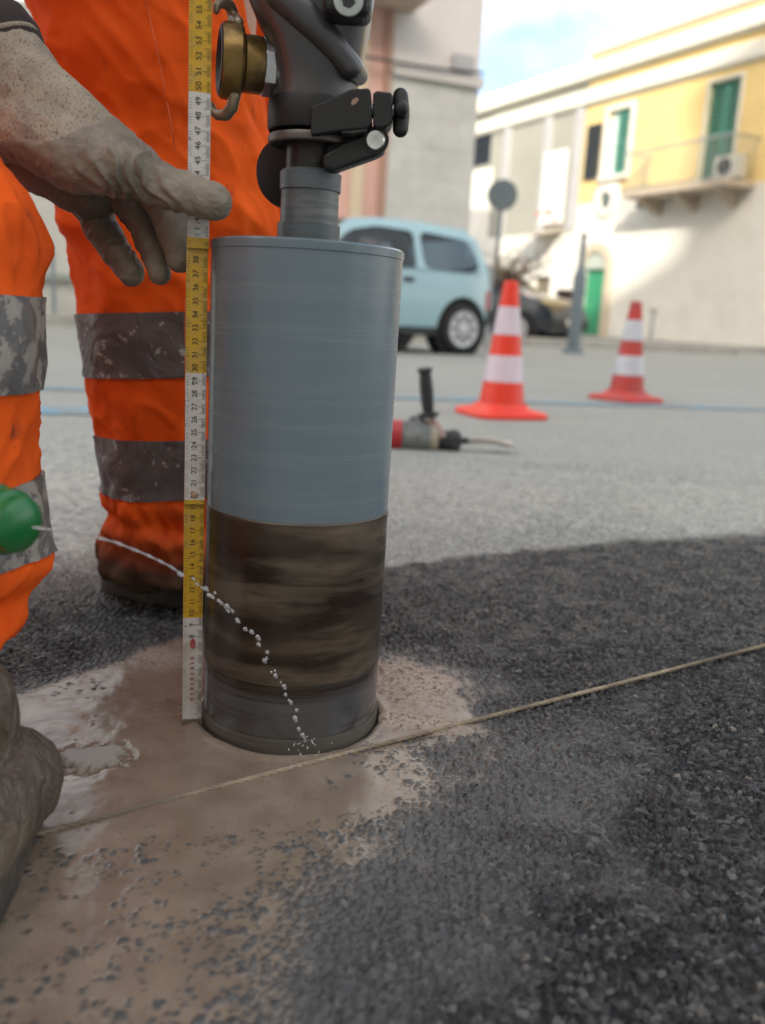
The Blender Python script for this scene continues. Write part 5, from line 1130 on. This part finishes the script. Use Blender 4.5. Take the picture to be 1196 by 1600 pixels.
rowsB = [rowB(190, -60, .62, .16, .08), rowB(215, -34, .62, .18, .085), rowB(240, -14, .62, .205, .088), rowB(271, 14, .62, .215, .09), rowB(305, 36, .62, .22, .09), rowB(345, 50, .62, .22, .09), rowB(395, 58, .62, .215, .089), rowB(440, 58, .618, .21, .088), rowB(480, 58, .615, .205, .087),
         rowB(540, 56, .612, .20, .086), rowB(600, 52, .608, .195, .086), rowB(660, 52, .604, .19, .085), rowB(735, 50, .60, .19, .085), rowB(800, 54, .595, .19, .085), rowB(850, 56, .59, .19, .085), rowB(885, 52, .585, .19, .085), rowB(930, 34, .58, .185, .085), rowB(970, 14, .575, .18, .083), rowB(1000, -4, .57, .175, .08)]
def foldB(py, th, c):
    z_ = c[2]; p = Vector((math.cos(th) * 1.4, math.sin(th) * 1.4, z_ * 7 + 20)); d = .006 * fbm(p * 1.3, 3)
    tw = 1 - .6 * max(math.exp(-((py - 522) / 85) ** 4), math.exp(-((py - 795) / 60) ** 4)); d += tw * .0016 * math.sin(z_ * 48 + 2.5 * math.sin(th) + 3 * fbm(p, 2))
    q = Vector((math.cos(th) * 1.6 + 5, math.sin(th) * 1.6, z_ * 11 - th)); d += tw * (.004 * ridge(q) + .0025 * ridge(q * 2.1) - .003)
    kn = math.exp(-((py - 370) / 60) ** 2); d += kn * .004 * math.sin(z_ * 55 - 2.5 * th + 2 * fbm(p * 1.5, 2)) - kn * .0
    an = 1 / (1 + math.exp(-(py - 900) / 18)); d += an * .006 * math.sin(z_ * 120 + 2 * fbm(p * 2, 2))
    return d
fB = leg_sampler(rowsB, foldB)
trm = MB(); leg_loft(trm, fB, 190, 1000, 210)
oth = MB(); oth.chain([(V((-.44, .61, .44)), .09), (V(J2['hR']), .12), (V(J2['hL']), .12), (V(J2['kL']), .09), (V(J2['aL']), .075)]); oth.capsule(V(J2['hip']), V(J2['hip']) + V((.03, 0, .1)), .15, .14)
om = fuse_mesh(oth, .012, 4, lambda p: .006 * fbm(p * 10, 3)); trm.add([v.co[:] for v in om.vertices], [tuple(p.vertices) for p in om.polygons])
trB = trm.build('trousers', orangeB, hp_, smooth=180)
for a, b_, tl in ((442, 590, 10), (735, 855, 6)): tape('reflective_band', fB, a, b_, band2, trB, tl)
boot(hp_, (-.268, .580, 0), (-.01, -1), .345, .138, .095); boot(hp_, (-.98, .95, .0), (-.4, -.1), .27, .11, .10)
# forearm cuff
mb = MB(); mb.capsule(fa + (wr - fa) * .78, fa + (wr - fa) * .98, .0335, .0325, 28, 3); link('wrist_cuff', fuse_mesh(mb, .003, 4, lambda p: .0006 * fbm(p * 120, 2)), cuffm, hp_)
# right glove round the bottle (outside the frame) and left glove on the rule
def hand_chain(mb, L): mb.chain([(H(a, b_, c), r_) for a, b_, c, r_ in L])
gl = MB()
gl.capsule(H(12, 106, .716), H(50, 165, .712), .0345, .034)
hand_chain(gl, [(40, 150, .708, .034), (110, 205, .705, .032), (196, 262, .703, .0225)])
hand_chain(gl, [(10, 190, .722, .030), (75, 245, .728, .030), (140, 296, .735, .023)])
hand_chain(gl, [(50, 195, .70, .030), (120, 245, .684, .0255), (190, 264, .674, .0185), (262, 291, .670, .0142), (300, 305, .669, .0135), (334, 316, .6695, .0122)])
hand_chain(gl, [(150, 235, .71, .026), (214, 262, .715, .0175), (258, 318, .722, .0135), (274, 370, .716, .0120), (283, 405, .709, .0100)])
hand_chain(gl, [(120, 255, .725, .025), (182, 290, .733, .0155), (219, 343, .736, .0112), (240, 392, .726, .0098), (250, 426, .718, .0084)])
hand_chain(gl, [(95, 265, .735, .024), (140, 306, .744, .0160), (157, 354, .748, .0128), (184, 396, .738, .0115), (206, 427, .730, .0096)])
hand_chain(gl, [(80, 265, .745, .022), (125, 300, .756, .0150), (150, 335, .772, .0120), (168, 362, .770, .0100)])
la = [A(px, py, .70) for px, py in ((-60, 222), (0, 226), (95, 238), (130, 232), (160, 205), (185, 170), (300, 120))]; LAx = [q[0] for q in la]; LAz = [q[2] for q in la]
def gdisp(p):
    q = Vector(p); d = .0009 * fbm(q * 55, 3)
    # creases across thumb and palm
    t_ = (q - H(222, 272, .672)); w_ = math.exp(-(t_.length / .034) ** 2); ph2 = t_.x * 250 + t_.z * 60 + 4.5 * fbm(q * 30, 2); d += w_ * .0030 * (1 - 1.8 * abs(math.sin(ph2)))
    for fx, fy, fY in ((212, 345, .738), (163, 352, .744), (258, 318, .722), (233, 392, .728), (192, 394, .734)):
        t_ = (q - H(fx, fy, fY)); w_ = math.exp(-(t_.length / .013) ** 2); d += w_ * .0011 * (1 - 1.8 * abs(math.sin((t_.z * .85 - t_.x * .5) * 300 + 3 * fbm(q * 60, 2) + fx)))
    t_ = (q - H(95, 285, .73)); w_ = math.exp(-(t_.length / .045) ** 2); d += w_ * .0022 * (ridge(Vector((q.x * 20 + q.z * 22, q.z * 45 - q.x * 30, q.y * 20))) - .45)
    d += .0006 * (ridge(q * 34) - .4) * max(0, min(1, (.53 - q.z) / .03))
    zl_ = float(np.interp(q.x, LAx, LAz)); d += .0014 / (1 + math.exp((q.z - zl_) / .0009))
    return d
gm_ = fuse_mesh(gl, .0015, 6, gdisp)
glo = link('glove', gm_, [knit, coated], hp_)
an_ = (H(50, 165, .712) - H(12, 106, .716)).normalized(); e1_ = an_.orthogonal().normalized(); e2_ = an_.cross(e1_); hc_ = H(12, 106, .716) - an_ * .010
mb = MB(); ringp = [hc_ + (e1_ * math.cos(a) + e2_ * math.sin(a)) * (.0328 + .0006 * math.sin(5 * a)) for a in np.linspace(0, 2 * math.pi, 49)]; mb.tube(ringp, .0022, 8); mb.build('cuff_hem', knit, glo, smooth=60)
pass
for p in gm_.polygons:
    c = p.center; zl = float(np.interp(c.x, [q[0] for q in la], [q[2] for q in la])) + .012 * (c.y - .70) / .03 * 0
    p.material_index = 1 if c.z < zl else 0
mb = MB(); cr_ = []
mb.chain([(V((-.36, .525, .25)), .034), (V((-.305, .50, .235)), .036)])
for i in range(4): mb.chain([(V((-.30 - .022 * i, .535, .245)), .0115), (V((-.285 - .02 * i, .50, .268)), .0115), (V((-.28 - .02 * i, .455, .25)), .011), (V((-.285 - .02 * i, .45, .215)), .010)])
mb.chain([(V((-.31, .52, .22)), .014), (V((-.275, .50, .195)), .0125), (V((-.262, .475, .19)), .011)])
link('glove', fuse_mesh(mb, .003, 4), coated, hp_)
